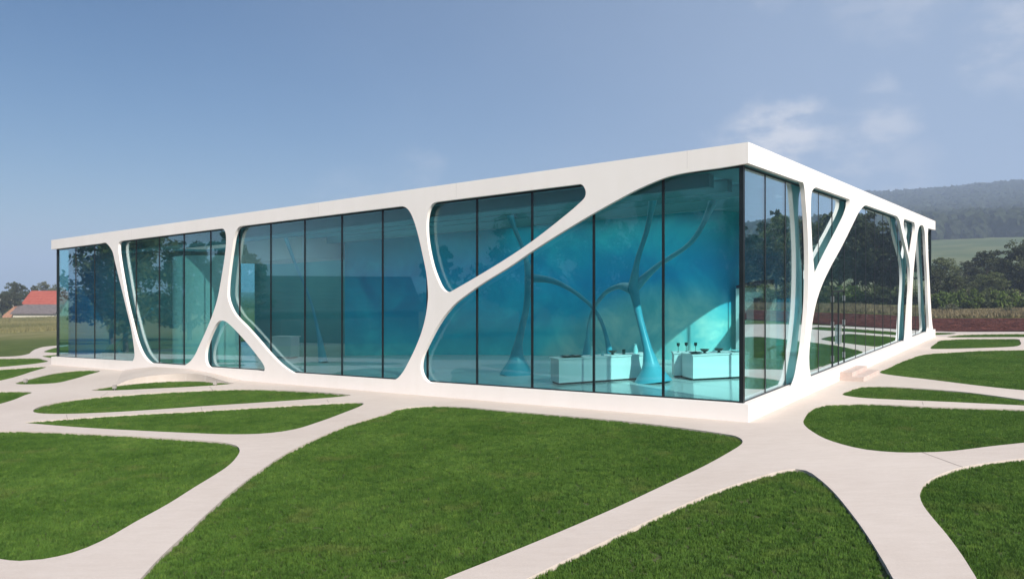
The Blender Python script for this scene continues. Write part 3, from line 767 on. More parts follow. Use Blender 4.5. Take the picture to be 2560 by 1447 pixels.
NP = 18
def glaze(side, length):
    S = SIDES[side]; g0 = GL; g1 = length - GL; w = (g1 - g0) / NP
    hb, ht = SILL + 0.03, 6.475
    def sheet(a0, a1, h0, h1, d0, d1, mat, name):
        return MB().prism([(a0, h0), (a1, h0), (a1, h1), (a0, h1)], lambda a, h: tuple(Vector(S(a, h, d0)) - Vector(S(0, 0, 0))), lambda a, h: tuple(Vector(S(a, h, d1)) - Vector(S(0, 0, 0)))).mesh(name, mat)
    pane = sheet(0.036, w - 0.036, hb, ht, 0.0, 0.02, M['glass'], 'glass_pane')
    mull = sheet(-0.036, 0.036, SILL, ht, -0.008, 0.03, M['black_frame'], 'mullion')
    o0 = Vector(S(0, 0, 0))
    for i in range(NP):
        link('glass_pane', pane, parent=pav, loc=o0 + Vector(S.step(g0 + i * w, GL)), rz=random.uniform(-.0022, .0022))   # panes never hang perfectly true
        if i: link('mullion', mull, parent=pav, loc=o0 + Vector(S.step(g0 + i * w, GL)))
    link('bottom_rail', sheet(g0 + .05, g1 - .05, SILL - .003, hb, -0.012, 0.06, M['black_frame'], 'bottom_rail'), parent=pav, loc=o0 + Vector(S.step(0, GL)))
    link('top_rail', sheet(g0 + .05, g1 - .05, ht - 0.05, ht + .003, -0.010, 0.055, M['black_frame'], 'top_rail'), parent=pav, loc=o0 + Vector(S.step(0, GL)))
for sd, ln in (('left', LEN_L), ('right', LEN_R), ('far_left', LEN_R), ('back', LEN_L)): glaze(sd, ln)
for S, a in ((SIDES['left'], GL), (SIDES['left'], LEN_L - GL), (SIDES['back'], GL), (SIDES['back'], LEN_L - GL)):
    me = MB().prism([(a - .055, -.055), (a + .055, -.055), (a + .055, .055), (a - .055, .055)], lambda x, d: S(x, SILL - .002, GL + d), lambda x, d: S(x, 6.477, GL + d)).mesh('corner_post', M['black_frame'])
    link('corner_post', me, parent=pav)

# double door in the right facade
S = SIDES['right']; w18 = (LEN_R - 2 * GL) / NP
d0, d1 = GL + 5 * w18, GL + 6 * w18
door = link('door', MB().prism([(d0 + .04, SILL + .01), (d0 + .085, SILL + .01), (d0 + .085, 3.09), (d1 - .085, 3.09), (d1 - .085, SILL + .01), (d1 - .04, SILL + .01), (d1 - .04, 3.15), (d0 + .04, 3.15)], lambda a, h: S(a, h, GL - .02), lambda a, h: S(a, h, GL + .03)).mesh('door', M['black_frame']), parent=pav)
mid = (d0 + d1) / 2
link('door_stile', MB().prism([(mid - .03, SILL + .01), (mid + .03, SILL + .01), (mid + .03, 3.089), (mid - .03, 3.089)], lambda a, h: S(a, h, GL - .018), lambda a, h: S(a, h, GL + .028)).mesh('door_stile', M['black_frame']), parent=door)
for a in (d0 + .05, d1 - .12):
    for h in (0.65, 1.85, 2.75):
        link('hinge', MB().prism([(a, h), (a + .07, h), (a + .07, h + .2), (a, h + .2)], lambda x, y: S(x, y, GL - .045), lambda x, y: S(x, y, GL - .022)).mesh('hinge', M['steel']), parent=door)
for a in (mid - .1, mid + .1):
    link('handle', MB().tube([S(a, 1.2, GL - .07), S(a, 1.9, GL - .07)], 0.018, 8).mesh('handle', M['steel']), parent=door)

# steps in front of that door
st = tag(empty('entrance_steps', rel((0, 0, 0)) and (0, 0, 0)), 'two pale stone steps against the plinth below the right facade door', 'steps')
st.location = (Vector(S(9.4, 0, 0)) + Vector(ROOT))
def near(p): return tuple(Vector(p) - (Vector(S(9.4, 0, 0))))
for a0, a1, dd, h0, h1 in ((9.38, 12.05, -0.78, 0.0, 0.145), (9.45, 11.9, -0.40, 0.146, 0.29)):
    me = MB().prism([(a0, dd), (a1, dd), (a1, -0.004), (a0, -0.004)], lambda a, d: near(S(a, h0, d)), lambda a, d: near(S(a, h1, d))).mesh('step', M['stone_step'])
    link('step', me, parent=st)

# entrance ramp with its curved retaining wall, in front of the left facade
def build_ramp():
    S = SIDES['left']
    front = spline_open([(-16.25, 30.75), (-15.81, 31.44), (-15.01, 31.97), (-14.11, 32.05), (-13.11, 31.69), (-12.15, 31.06), (-11.4, 30.52)], 0.25)
    n = len(front); hs = [float(np.interp(i / (n - 1), [0, .06, .13, .25, .45, .6, .75, .9, 1], [0, .10, .19, .26, .30, .28, .20, .07, 0])) for i in range(n)]
    back_s = [31.5 + (21.5 - 31.5) * i / (n - 1) for i in range(n)]
    v = []; f = []; rows = 9
    for i in range(n):
        p = front[i]
        bw = CORNER + UL * back_s[i] - UR * 0.004
        for j in range(rows):
            t = j / (rows - 1); x = p[0] * (1 - t) + bw.x * t; y = p[1] * (1 - t) + bw.y * t
            hb = float(np.interp(i / (n - 1), [0, .12, .3, .6, .8, 1], [0, .14, .30, .32, .2, 0]))
            v.append((x, y, SLOPE * x + 0.004 + hs[i] * (1 - t) + hb * t))
    for i in range(n - 1):
        for j in range(rows - 1): f.append((i * rows + j, i * rows + j + 1, (i + 1) * rows + j + 1, (i + 1) * rows + j))
    me = mesh_from('entrance_ramp', v, f, True, M['paving']); fix_normals(me)
    ramp_o = tag(link('entrance_ramp', me), kind='structure')
    wv = []; wf = []
    for i in range(n):
        x, y = front[i]; z = SLOPE * x
        wv += [(x, y, z - 0.12), (x, y, z + 0.002 + hs[i]), (x + UR.x * .12, y + UR.y * .12, z - 0.12), (x + UR.x * .12, y + UR.y * .12, z + hs[i] - .004)]
    for i in range(n - 1):
        a = 4 * i; b = a + 4
        wf += [(a, b, b + 1, a + 1), (a + 1, b + 1, b + 3, a + 3), (a + 3, b + 3, b + 2, a + 2)]
    wm = mesh_from('retaining_wall', wv, wf, True, M['paving']); fix_normals(wm); smooth_by_angle(wm, 40)
    o = link('retaining_wall', wm, parent=ramp_o)
    for k in (n // 4, n // 2, int(n * .7)):
        x, y = front[k]; z = SLOPE * x
        link('joint', MB().box(x - .006, x + .006, y - .006, y + .02, z - .05, z + hs[k]).mesh('joint', M['seam']), parent=ramp_o)
build_ramp()

# ------------------------------------------------------------------ inside the pavilion
def print_mat():
    """large printed image on the inner walls: deep blue bands, turquoise light shapes"""
    m, nt, b = new_mat('printed_blue_image')
    uv = nt.nodes.new('ShaderNodeUVMap'); sp = nt.nodes.new('ShaderNodeSeparateXYZ'); nt.links.new(uv.outputs[0], sp.inputs[0])
    nz = nt.nodes.new('ShaderNodeTexNoise'); nz.inputs['Scale'].default_value = 0.35; nz.inputs['Detail'].default_value = 3
    mp = nt.nodes.new('ShaderNodeMapping'); mp.inputs['Scale'].default_value = (0.35, 1.1, 1)
    nt.links.new(uv.outputs[0], mp.inputs[0]); nt.links.new(mp.outputs[0], nz.inputs['Vector'])
    v = nt.nodes.new('ShaderNodeMath'); v.operation = 'MULTIPLY_ADD'; nt.links.new(nz.outputs['Fac'], v.inputs[0]); v.inputs[1].default_value = 2.6; nt.links.new(sp.outputs['Y'], v.inputs[2])
    v2 = nt.nodes.new('ShaderNodeMath'); v2.operation = 'MULTIPLY_ADD'; nt.links.new(v.outputs[0], v2.inputs[0]); v2.inputs[1].default_value = 1 / 8.6; v2.inputs[2].default_value = 0.0
    base = ramp(nt, v2.outputs[0], [(0.12, (0.08, 0.62, 0.64)), (0.30, (0.02, 0.46, 0.58)), (0.48, (0.006, 0.36, 0.57)), (0.64, (0.004, 0.30, 0.56)), (0.80, (0.008, 0.36, 0.50)), (1.0, (0.012, 0.36, 0.44))])
    # a pale leaf-shaped area low on the wall near the corner
    cu = nt.nodes.new('ShaderNodeMath'); cu.operation = 'SUBTRACT'; nt.links.new(sp.outputs['X'], cu.inputs[0]); cu.inputs[1].default_value = 14.6
    cu2 = nt.nodes.new('ShaderNodeMath'); cu2.operation = 'MULTIPLY'; nt.links.new(cu.outputs[0], cu2.inputs[0]); nt.links.new(cu.outputs[0], cu2.inputs[1])
    edge = nt.nodes.new('ShaderNodeMath'); edge.operation = 'MULTIPLY_ADD'; nt.links.new(cu2.outputs[0], edge.inputs[0]); edge.inputs[1].default_value = -0.085; edge.inputs[2].default_value = 4.3
    wv = nt.nodes.new('ShaderNodeMath'); wv.operation = 'MULTIPLY_ADD'; nt.links.new(nz.outputs['Fac'], wv.inputs[0]); wv.inputs[1].default_value = 1.2; nt.links.new(sp.outputs['Y'], wv.inputs[2])
    di = nt.nodes.new('ShaderNodeMath'); di.operation = 'SUBTRACT'; nt.links.new(edge.outputs[0], di.inputs[0]); nt.links.new(wv.outputs[0], di.inputs[1])
    mk = nt.nodes.new('ShaderNodeMapRange'); mk.interpolation_type = 'SMOOTHSTEP'; nt.links.new(di.outputs[0], mk.inputs['Value']); mk.inputs['From Min'].default_value = -0.3; mk.inputs['From Max'].default_value = 1.3
    pale = ramp(nt, noise_tex(nt, 0.5, 3, coord='UV'), [(0.35, (0.12, 0.47, 0.51)), (0.65, (0.24, 0.55, 0.55))])
    c = mixrgb(nt, mk.outputs[0], base, pale)
    cloudy = ramp(nt, noise_tex(nt, 0.42, 6, 0.6, coord='UV', dist=0.6), [(0.3, (0.85, 0.88, 0.92)), (0.5, (1.0, 1.06, 1.04)), (0.7, (3.0, 1.5, 1.25))])
    c = mixrgb(nt, 1.0, c, cloudy, 'MULTIPLY')
    nt.links.new(c, b.inputs['Base Color']); b.inputs['Roughness'].default_value = 0.35
    return m
M['print'] = print_mat()
M['deep_blue'] = surf('deep_blue_print', (0.004, 0.05, 0.20), (0.01, 0.14, 0.34), 0.4, 0.4)
M['teal_wall'] = surf('teal_wall', (0.06, 0.27, 0.30), (0.09, 0.33, 0.35), 0.3, 0.6)
M['pale_teal'] = surf('pale_teal_panel', (0.52, 0.76, 0.72), (0.60, 0.82, 0.78), 0.5, 0.4)
M['inner_white'] = surf('inner_white', (0.72, 0.71, 0.69), (0.78, 0.77, 0.75), 0.7, 0.5)
M['aubergine'] = surf('aubergine_panel', (0.035, 0.025, 0.05), (0.05, 0.035, 0.065), 1.0, 0.5)
M['column'] = surf('pale_cyan_column', (0.04, 0.28, 0.38), (0.10, 0.38, 0.46), 0.6, 0.35)
SL = SIDES['left']

def inner_wall(path, h0, h1, mat, thick=0.18, step=0.35):
    """a curved wall given by (s, depth) points"""
    P = spline_open(path, step); n = len(P); v = []; f = []; uvs = []
    acc = 0; us = []
    for i in range(n):
        us.append(acc if i == 0 else us[-1] + np.linalg.norm(P[i] - P[i - 1]))
    for i in range(n):
        t = P[min(i + 1, n - 1)] - P[max(i - 1, 0)]; t = t / np.linalg.norm(t); nr = np.array((-t[1], t[0])) * thick
        a, bq = P[i], P[i] + nr
        v += [SL(a[0], h0, a[1]), SL(a[0], h1, a[1]), SL(bq[0], h0, bq[1]), SL(bq[0], h1, bq[1])]
        uvs += [(us[i], h0), (us[i], h1)] * 2
    for i in range(n - 1):
        a = 4 * i; b = a + 4
        f += [(a, b, b + 1, a + 1), (a + 2, a + 3, b + 3, b + 2), (a + 1, b + 1, b + 3, a + 3), (a, a + 2, b + 2, b)]
    f += [(0, 1, 3, 2), (4 * n - 4, 4 * n - 2, 4 * n - 1, 4 * n - 3)]
    me = mesh_from('inner_wall', v, f, False, mat)
    ul = me.uv_layers.new(name='UVMap')
    for lp in me.loops: ul.data[lp.index].uv = uvs[lp.vertex_index]
    fix_normals(me); smooth_by_angle(me, 40)
    return link('inner_wall', me, parent=pav)
FL, CE = SILL + 0.013, 6.474
inner_wall([(22.6, 6.6), (19, 8.2), (14, 9.7), (9, 10.2), (6.2, 10.1), (5.0, 10.7), (4.7, 12.5), (4.8, 16), (4.8, 23)][::-1], FL, CE, M['print'])
inner_wall([(22.9, 13.6), (28, 13.2), (33, 12.6), (38.2, 12.2)], FL, CE, M['teal_wall'])
def end_wall_mat():
    m, nt, b = new_mat('blue_to_teal_print')
    uv = nt.nodes.new('ShaderNodeUVMap'); sp = nt.nodes.new('ShaderNodeSeparateXYZ'); nt.links.new(uv.outputs[0], sp.inputs[0])
    n = noise_tex(nt, 0.8, 4, coord='UV')
    k = nt.nodes.new('ShaderNodeMath'); k.operation = 'MULTIPLY_ADD'; nt.links.new(n, k.inputs[0]); k.inputs[1].default_value = 2.0; nt.links.new(sp.outputs['X'], k.inputs[2])
    k2 = nt.nodes.new('ShaderNodeMath'); k2.operation = 'MULTIPLY'; nt.links.new(k.outputs[0], k2.inputs[0]); k2.inputs[1].default_value = 1 / 7.0
    c = ramp(nt, k2.outputs[0], [(0.12, (0.008, 0.13, 0.36)), (0.30, (0.01, 0.20, 0.42)), (0.55, (0.05, 0.28, 0.33)), (1.0, (0.08, 0.26, 0.25))])
    nt.links.new(c, b.inputs['Base Color']); b.inputs['Roughness'].default_value = 0.4
    return m
M['end_print'] = end_wall_mat()
inner_wall([(38.75, 0.6), (38.7, 4.0), (38.75, 11.5)], FL, CE, M['end_print'], thick=-0.15)
# white cabin with dark openings, seen through the corner panes
cab = link('cabin', MB().prism([(3.1, 11.6), (4.5, 11.6), (4.5, 12.4), (3.1, 12.4)], lambda a, d: SL(a, FL, d), lambda a, d: SL(a, 3.3, d)).mesh('cabin', M['inner_white']), parent=pav)
for q in ([(3.3, FL + .03), (3.75, FL + .03), (3.75, 2.9), (3.3, 2.9)], [(4.05, 2.0), (4.35, 2.0), (4.35, 2.3), (4.05, 2.3)]):
    link('opening', MB().prism(q, lambda a, h: SL(a, h, 11.585), lambda a, h: SL(a, h, 11.62)).mesh('opening', M['aubergine']), parent=cab)
link('canopy', MB().prism([(3.15, 3.31), (4.45, 3.31), (4.45, 3.42), (3.6, 3.6), (3.15, 3.62)], lambda a, h: SL(a, h, 11.5), lambda a, h: SL(a, h, 12.3)).mesh('canopy', M['aubergine']), parent=cab)
# white bulkhead hanging below the ceiling, left part
link('bulkhead', MB().prism([(23.4, 4.6), (29.0, 4.6), (29.0, 7.6), (23.4, 7.6)], lambda a, d: SL(a, 5.3, d), lambda a, d: SL(a, CE, d)).mesh('bulkhead', M['inner_white']), parent=pav)
# deep beams added to screen the added roof lights from view
link('added_screen_beam', MB().prism([(1.0, 5.12), (22.2, 5.12), (22.2, 5.48), (1.0, 5.48)], lambda a, d: SL(a, CE - .52, d), lambda a, d: SL(a, CE, d)).mesh('added_screen_beam', M['ceiling']), parent=pav)
for a0, a1, q0, q1 in STRIPS:
    link('added_screen_beam', MB().prism([(a0 - .1, q0 - .36), (a1 + .1, q0 - .36), (a1 + .1, q0 - .02), (a0 - .1, q0 - .02)], lambda a, d: SL(a, CE - .36, d), lambda a, d: SL(a, CE, d)).mesh('added_screen_beam', M['ceiling']), parent=pav)

# round entrance vestibule behind the door pane
def vest():
    v = []; f = []; k = 36; r = 1.55; c = (27.35, 2.05)
    for j in range(k + 1):
        t = 2 * math.pi * j / k
        v += [SL(c[0] + r * math.cos(t), FL, c[1] + r * math.sin(t)), SL(c[0] + r * math.cos(t), 5.5, c[1] + r * math.sin(t))]
    for j in range(k): f.append((2 * j, 2 * j + 2, 2 * j + 3, 2 * j + 1))
    f.append(tuple(2 * j + 1 for j in range(k)))
    me = mesh_from('entrance_vestibule', v, f, False, M['pale_teal']); fix_normals(me); smooth_by_angle(me, 40)
    return link('entrance_vestibule', me, parent=pav)
vest()

# tree-like columns
def tree_column(s, d, limbs, name_label):
    b = MB()
    for path, rad in limbs:
        pts = spline_open([(s + p[0], p[1], d + p[2]) for p in path], 0.18)
        rs = np.interp(np.linspace(0, 1, len(pts)), np.linspace(0, 1, len(rad)), rad)
        b.tube([SL(*q) for q in pts], list(rs), 14)
    o = link('tree_column', b.mesh('tree_column', M['column'], 60), parent=pav)
    return o
foot = [0.62, 0.28, 0.15, 0.12, 0.115, 0.13, 0.18]
tree_column(4.1, 3.1, [([(0, FL, 0), (0.12, 1.2, 0), (0.55, 2.6, .1), (0.75, 3.5, .1)], foot),
                       ([(0.75, 3.4, .1), (0.6, 4.3, .1), (0.3, 5.3, .2), (0.1, CE, .3)], [.19, .09, .075, .09, .16]),
                       ([(0.75, 3.4, .1), (0.1, 4.1, .5), (-0.9, 4.9, 1.0), (-1.6, CE, 1.4)], [.17, .08, .07, .08, .16]),
                       ([(0.75, 3.4, .1), (1.5, 3.5, .6), (2.6, 3.2, 1.4), (3.6, 2.3, 2.2), (4.0, FL, 2.6)], [.2, .09, .07, .07, .08, .25])], '')
tree_column(9.5, 3.2, [([(0, FL, 0), (-0.05, 1.4, 0), (-0.35, 2.8, .1), (-0.5, 4.0, .1)], foot),
                       ([(-0.5, 3.9, .1), (-0.2, 4.8, .2), (0.3, 5.7, .3), (0.6, CE, .3)], [.17, .085, .07, .09, .16]),
                       ([(-0.5, 3.9, .1), (-1.4, 3.7, .5), (-2.6, 2.6, 1.2), (-3.1, FL, 1.6)], [.16, .08, .06, .07, .2])], '')
tree_column(20.6, 3.6, [([(3.2, CE, 0.3), (2.2, 4.9, 0.2), (1.1, 3.4, .1), (0.4, 1.8, .05), (0, FL, 0)], [.12, .07, .06, .06, .08, .22])], '')
tree_column(35.4, 1.6, [([(-3.2, 3.0, .3), (-1.4, 2.0, .2), (0.3, 1.0, 0), (1.2, FL, 0)], [.08, .09, .10, .3])], '')
SRt = SIDES['right']
def tree_column_r(s, d, limbs):
    b = MB()
    for path, rad in limbs:
        pts = spline_open([(s + p[0], p[1], d + p[2]) for p in path], 0.18)
        rs = np.interp(np.linspace(0, 1, len(pts)), np.linspace(0, 1, len(rad)), rad)
        b.tube([SRt(*q) for q in pts], list(rs), 14)
    return link('tree_column', b.mesh('tree_column', M['inner_white'], 60), parent=pav)
tree_column_r(13.5, 2.6, [([(0, FL, 0), (0.4, 1.6, 0), (1.0, 3.2, 0), (1.2, 4.0, 0)], foot), ([(1.2, 3.9, 0), (1.8, 5.0, 0), (2.6, CE, .2)], [.25, .14, .14, .3]),
                          ([(1.2, 3.9, 0), (0.4, 4.6, 0), (-0.6, CE, .3)], [.22, .12, .12, .28]), ([(1.2, 3.9, 0), (2.2, 2.8, .2), (3.2, 1.4, .4), (3.6, FL, .5)], [.22, .12, .12, .35])])

# display counters and what stands on them (they can be carried away: things of their own)
def counter(s0, s1, d0_, d1_, h, label, group):
    o0 = Vector(SL((s0 + s1) / 2, FL, (d0_ + d1_) / 2)) + Vector(ROOT)
    root = tag(empty('display_counter', o0), label, 'counter', group)
    f0 = lambda p: tuple(Vector(p) + Vector(ROOT) - o0)
    link('body', MB().prism([(s0 + .04, d0_ + .04), (s1 - .04, d0_ + .04), (s1 - .04, d1_ - .04), (s0 + .04, d1_ - .04)], lambda a, d: f0(SL(a, FL + .05, d)), lambda a, d: f0(SL(a, FL + h - .041, d))).mesh('body', M['inner_white']), parent=root)
    link('top', MB().prism([(s0, d0_), (s1, d0_), (s1, d1_), (s0, d1_)], lambda a, d: f0(SL(a, FL + h - .04, d)), lambda a, d: f0(SL(a, FL + h, d))).mesh('top', M['inner_white']), parent=root)
    link('kick_base', MB().prism([(s0 + .1, d0_ + .1), (s1 - .1, d0_ + .1), (s1 - .1, d1_ - .1), (s0 + .1, d1_ - .1)], lambda a, d: f0(SL(a, FL + .001, d)), lambda a, d: f0(SL(a, FL + .05, d))).mesh('kick_base', M['black_frame']), parent=root)
    return root

def skew_counter(p0, p1, width, h, label, group):
    """counter along p0->p1 in (s, depth) plan coordinates"""
    a, b = Vector(p0), Vector(p1); t = (b - a).normalized(); n = Vector((-t.y, t.x))
    if n.y < 0: n = -n
    mid_ = (a + b) / 2 + n * width / 2
    o0 = Vector(SL(mid_.x, FL, mid_.y)) + Vector(ROOT)
    root = tag(empty('display_counter', o0), label, 'counter', group)
    f0 = lambda p: tuple(Vector(p) + Vector(ROOT) - o0)
    def part(name, ins, z0, z1, mat):
        q = [a + t * ins + n * ins, b - t * ins + n * ins, b - t * ins + n * (width - ins), a + t * ins + n * (width - ins)]
        link(name, MB().prism([(p.x, p.y) for p in q], lambda x, d: f0(SL(x, FL + z0, d)), lambda x, d: f0(SL(x, FL + z1, d))).mesh(name, mat), parent=root)
    part('kick_base', .08, .001, .06, M['black_frame']); part('body', .03, .06, h - .041, M['inner_white']); part('top', 0, h - .04, h, M['inner_white'])
    return root
CH = 0.82
skew_counter((6.4, 1.17), (4.45, 3.9), 0.8, CH, 'long white display counter behind the big corner window, left of the flared column foot', 'display counters')
skew_counter((3.1, 3.85), (1.75, 5.3), 0.9, CH, 'short white display counter close to the corner post of the glass', 'display counters')

def on_counter(name, s, d, prof, label, mat, k=18):
    o = link(name, MB().lathe(prof, k).mesh(name, mat, 40), loc=Vector(SL(s, FL + CH + .001, d)) + Vector(ROOT))
    return tag(o, label, 'glassware', 'glassware on the display counters')
bowl = [(0.0, 0), (.06, 0), (.065, .012), (.03, .03), (.10, .07), (.16, .13), (.15, .13), (.09, .075), (0, .04)]
flat = [(0.0, 0), (.10, 0), (.22, .05), (.21, .055), (.09, .015), (0, .012)]
vase = [(0.0, 0), (.07, 0), (.09, .10), (.06, .2), (.045, .26), (.065, .3), (.055, .3), (.035, .25), (0, .2)]
goblet = [(0.0, 0), (.045, 0), (.045, .008), (.008, .015), (.008, .17), (.05, .21), (.055, .3), (.048, .3), (.04, .22), (0, .19)]
tumbler = [(0.0, 0), (.05, 0), (.055, .16), (.048, .16), (.044, .02), (0, .02)]
def along(p0, p1, t, w): 
    a, b = Vector(p0), Vector(p1); tt = (b - a).normalized(); n = Vector((-tt.y, tt.x)); n = n if n.y > 0 else -n
    q = a + (b - a) * t + n * w; return q.x, q.y
c1, c2 = ((6.4, 1.17), (4.45, 3.9)), ((3.1, 3.85), (1.75, 5.3))
on_counter('dish', *along(*c1, .13, .40), flat, 'dark flat dish on the near end of the long counter', M['glassware'])
on_counter('dish', *along(*c1, .22, .35), flat, 'dark flat dish second from the near end of the long counter', M['glassware'])
on_counter('vase', *along(*c1, .40, .4), vase, 'pale squat vase on the middle of the long counter', M['pale_glassware'])
on_counter('tumbler', *along(*c1, .50, .35), tumbler, 'pale tumbler on the long counter right of the squat vase', M['pale_glassware'])
on_counter('bowl', *along(*c1, .62, .45), bowl, 'dark footed bowl beyond the middle of the long counter', M['glassware'])
on_counter('tumbler', *along(*c1, .72, .3), tumbler, 'dark tumbler near the far end of the long counter', M['glassware'])
on_counter('vase', *along(*c1, .86, .4), vase, 'pale vase on the far end of the long counter', M['pale_glassware'])
on_counter('bowl', *along(*c2, .30, .4), bowl, 'dark footed bowl on the left end of the short counter', M['glassware'])
on_counter('bowl', *along(*c2, .55, .4), bowl, 'dark footed bowl on the middle of the short counter', M['glassware'])
on_counter('dish', *along(*c2, .12, .3), flat, 'dark flat dish at the left edge of the short counter', M['glassware'])
on_counter('dish', *along(*c2, .85, .4), flat, 'pale flat dish on the right end of the short counter', M['pale_glassware'])
# tall narrow stand with goblets between the two counters
skew_counter((4.0, 4.4), (3.2, 4.9), 0.6, CH, 'narrow white display counter seen between the column foot and the short counter', 'display counters')
for t_, w_, lab in ((.2, .2, 'left tall stemmed goblet between the two counters'), (.5, .35, 'middle tall stemmed goblet between the two counters'), (.8, .2, 'right tall stemmed goblet between the two counters')):
    on_counter('goblet', *along((4.0, 4.4), (3.2, 4.9), t_, w_), goblet, lab, M['glassware'], 12)
counter(24.0, 25.6, 4.4, 5.0, 1.05, 'white reception counter deep inside behind the second opening', 'reception counters')

# ------------------------------------------------------------------ small ground spotlights
M['spot_body'] = surf('spotlight_body', (0.30, 0.28, 0.26), (0.36, 0.34, 0.31), 6, 0.6)
def spot(x, y, label):
    z = SLOPE * x - 0.085
    r = tag(empty('ground_spotlight', (x, y, z)), label, 'spotlight', 'ground spotlights')
    link('spike', MB().tube([(0, 0, 0), (0, 0, .12)], 0.02, 8).mesh('spike', M['steel']), parent=r)
    hd = link('head', MB().box(-.065, .065, -.05, .05, .12, .26).mesh('head', M['spot_body']), parent=r)
    link('lens', MB().box(-.05, .05, .0501, .058, .14, .24).mesh('lens', M['house_pane']), parent=r)
spot(-15.6, 29.45, 'small pale spotlight in the narrow lawn below the curved retaining wall, left one')
spot(-11.85, 29.95, 'small pale spotlight in the narrow lawn below the curved retaining wall, right one')
spot(-21.2, 32.7, 'small spotlight at the tip of the lawn island left of the entrance ramp')

# ------------------------------------------------------------------ trees and shrubs
def leaf_cloud(centers, radii, n_per, size, seed):
    """many small leaf quads on clumps -> vertices, faces (numpy)"""
    r = np.random.default_rng(seed)
    C = np.repeat(np.array(centers), n_per, 0); R = np.repeat(np.array(radii), n_per)
    n = len(C)
    d = r.normal(size=(n, 3)); d /= np.linalg.norm(d, axis=1)[:, None]
    rad = R * (r.uniform(size=n) ** 0.45)
    p = C + d * rad[:, None] * np.array([1, 1, 0.8])
    a = r.normal(size=(n, 3)) + d * 0.3; a /= np.linalg.norm(a, axis=1)[:, None]
    t = np.cross(a, r.normal(size=(n, 3))); t /= np.linalg.norm(t, axis=1)[:, None]
    b = np.cross(a, t)
    s = size * r.uniform(0.6, 1.4, n)[:, None]
    V = np.concatenate([p - t * s, p - b * s * .55, p + t * s, p + b * s * .55], 1).reshape(-1, 3)
    F = np.arange(4 * n).reshape(-1, 4)
    return V, F

def np_mesh(name, V, F, mat):
    me = bpy.data.meshes.new(name)
    me.vertices.add(len(V)); me.vertices.foreach_set('co', V.astype(np.float32).ravel())
    me.loops.add(F.size); me.loops.foreach_set('vertex_index', F.astype(np.int32).ravel())
    me.polygons.add(len(F)); me.polygons.foreach_set('loop_start', (np.arange(len(F)) * F.shape[1]).astype(np.int32))
    me.update(calc_edges=True); me.validate()
    me.materials.append(mat)
    return me

def make_tree(seed, height, width, trunk_h, leaf, leaf_size=0.17, bark='bark', lobes=9, clumps=170, per=46):
    """a tree of unit-ish metres: trunk with limbs, crown of leaf clumps with gaps"""
    r = np.random.default_rng(seed); b = MB()
    lean = r.normal(0, .25, 2)
    top = np.array([lean[0], lean[1], height * .8])
    tr = max(.12, height * .022)
    b.tube(spline_open([(0, 0, -.3), (lean[0] * .2, lean[1] * .2, trunk_h * .6), (lean[0] * .6, lean[1] * .6, height * .5), tuple(top)], .6), list(np.linspace(tr, tr * .25, len(spline_open([(0, 0, -.3), (lean[0] * .2, lean[1] * .2, trunk_h * .6), (lean[0] * .6, lean[1] * .6, height * .5), tuple(top)], .6)))), 8)
    L = []
    for i in range(lobes):
        t = i / max(1, lobes - 1); zz = trunk_h + (height * .93 - trunk_h) * (.12 + .82 * t)
        prof = math.sin(math.pi * min(1, .22 + .74 * t)) ** .7
        a = i * 2.399 + r.uniform(-.4, .4); rr = width * .5 * prof * r.uniform(.35, .8)
        c = np.array([rr * math.cos(a) + lean[0] * t, rr * math.sin(a) + lean[1] * t, zz]); L.append((c, width * .5 * r.uniform(.34, .52) * (.65 + .5 * prof)))
        st_ = np.array([lean[0] * t * .5, lean[1] * t * .5, max(trunk_h * .8, zz - rr * .8)])
        b.tube([tuple(st_), tuple((st_ + c) / 2 + np.array([0, 0, .15])), tuple(c)], [tr * .45, tr * .3, tr * .1], 6)
    cs, rs = [], []
    for k in range(clumps):
        c, R = L[r.integers(len(L))]
        d = r.normal(size=3); d /= np.linalg.norm(d)
        cs.append(c + d * R * (r.uniform(.35, 1.0)) * np.array([1, 1, .85])); rs.append(R * r.uniform(.22, .42))
    cs = np.array(cs); cs[:, 2] = np.maximum(cs[:, 2], trunk_h * .75)
    V, F = leaf_cloud(cs, rs, per, leaf_size, seed + 50)
    V[:, 2] *= height / V[:, 2].max(); V[:, :2] *= width / 2 / np.percentile(np.abs(V[:, :2]), 99.3)
    return (b.mesh('trunk', M[bark], 50), np_mesh('crown', V, F, M[leaf]))

KINDS = {
    'oak': make_tree(1, 10, 9, 2.0, 'leaf_a'), 'oak2': make_tree(2, 10, 8, 1.6, 'leaf_c', lobes=11), 'ash': make_tree(3, 10, 6.5, 2.4, 'leaf_b', lobes=10),
    'dense': make_tree(4, 10, 8.5, 1.2, 'leaf_c', lobes=13, clumps=220), 'willow': make_tree(5, 10, 11, 1.6, 'leaf_e', lobes=10, clumps=200), 'birch': make_tree(6, 10, 5.5, 3.0, 'leaf_b', bark='birch', lobes=8, clumps=120)}
def make_shrub(seed, leaf, clumps=60, per=40, size=.09):
    r = np.random.default_rng(seed); b = MB(); cs = []; rs = []
    for i in range(7):
        a = r.uniform(0, 6.28); e = (0.6 * math.cos(a), .6 * math.sin(a), r.uniform(.7, 1.3))
        b.tube([(0, 0, -.1), (e[0] * .4, e[1] * .4, e[2] * .5), e], [.035, .025, .01], 5)
    for i in range(clumps):
        d = r.normal(size=3); d /= np.linalg.norm(d); d[2] = abs(d[2])
        cs.append(d * r.uniform(.3, .95) * np.array([1.15, 1.15, 1.25]) + (0, 0, .15)); rs.append(r.uniform(.18, .36))
    V, F = leaf_cloud(cs, rs, per, size, seed + 9)
    V[:, 2] = np.maximum(V[:, 2], 0.0)
    return (b.mesh('stem', M['bark'], 50), np_mesh('foliage', V, F, M[leaf]))
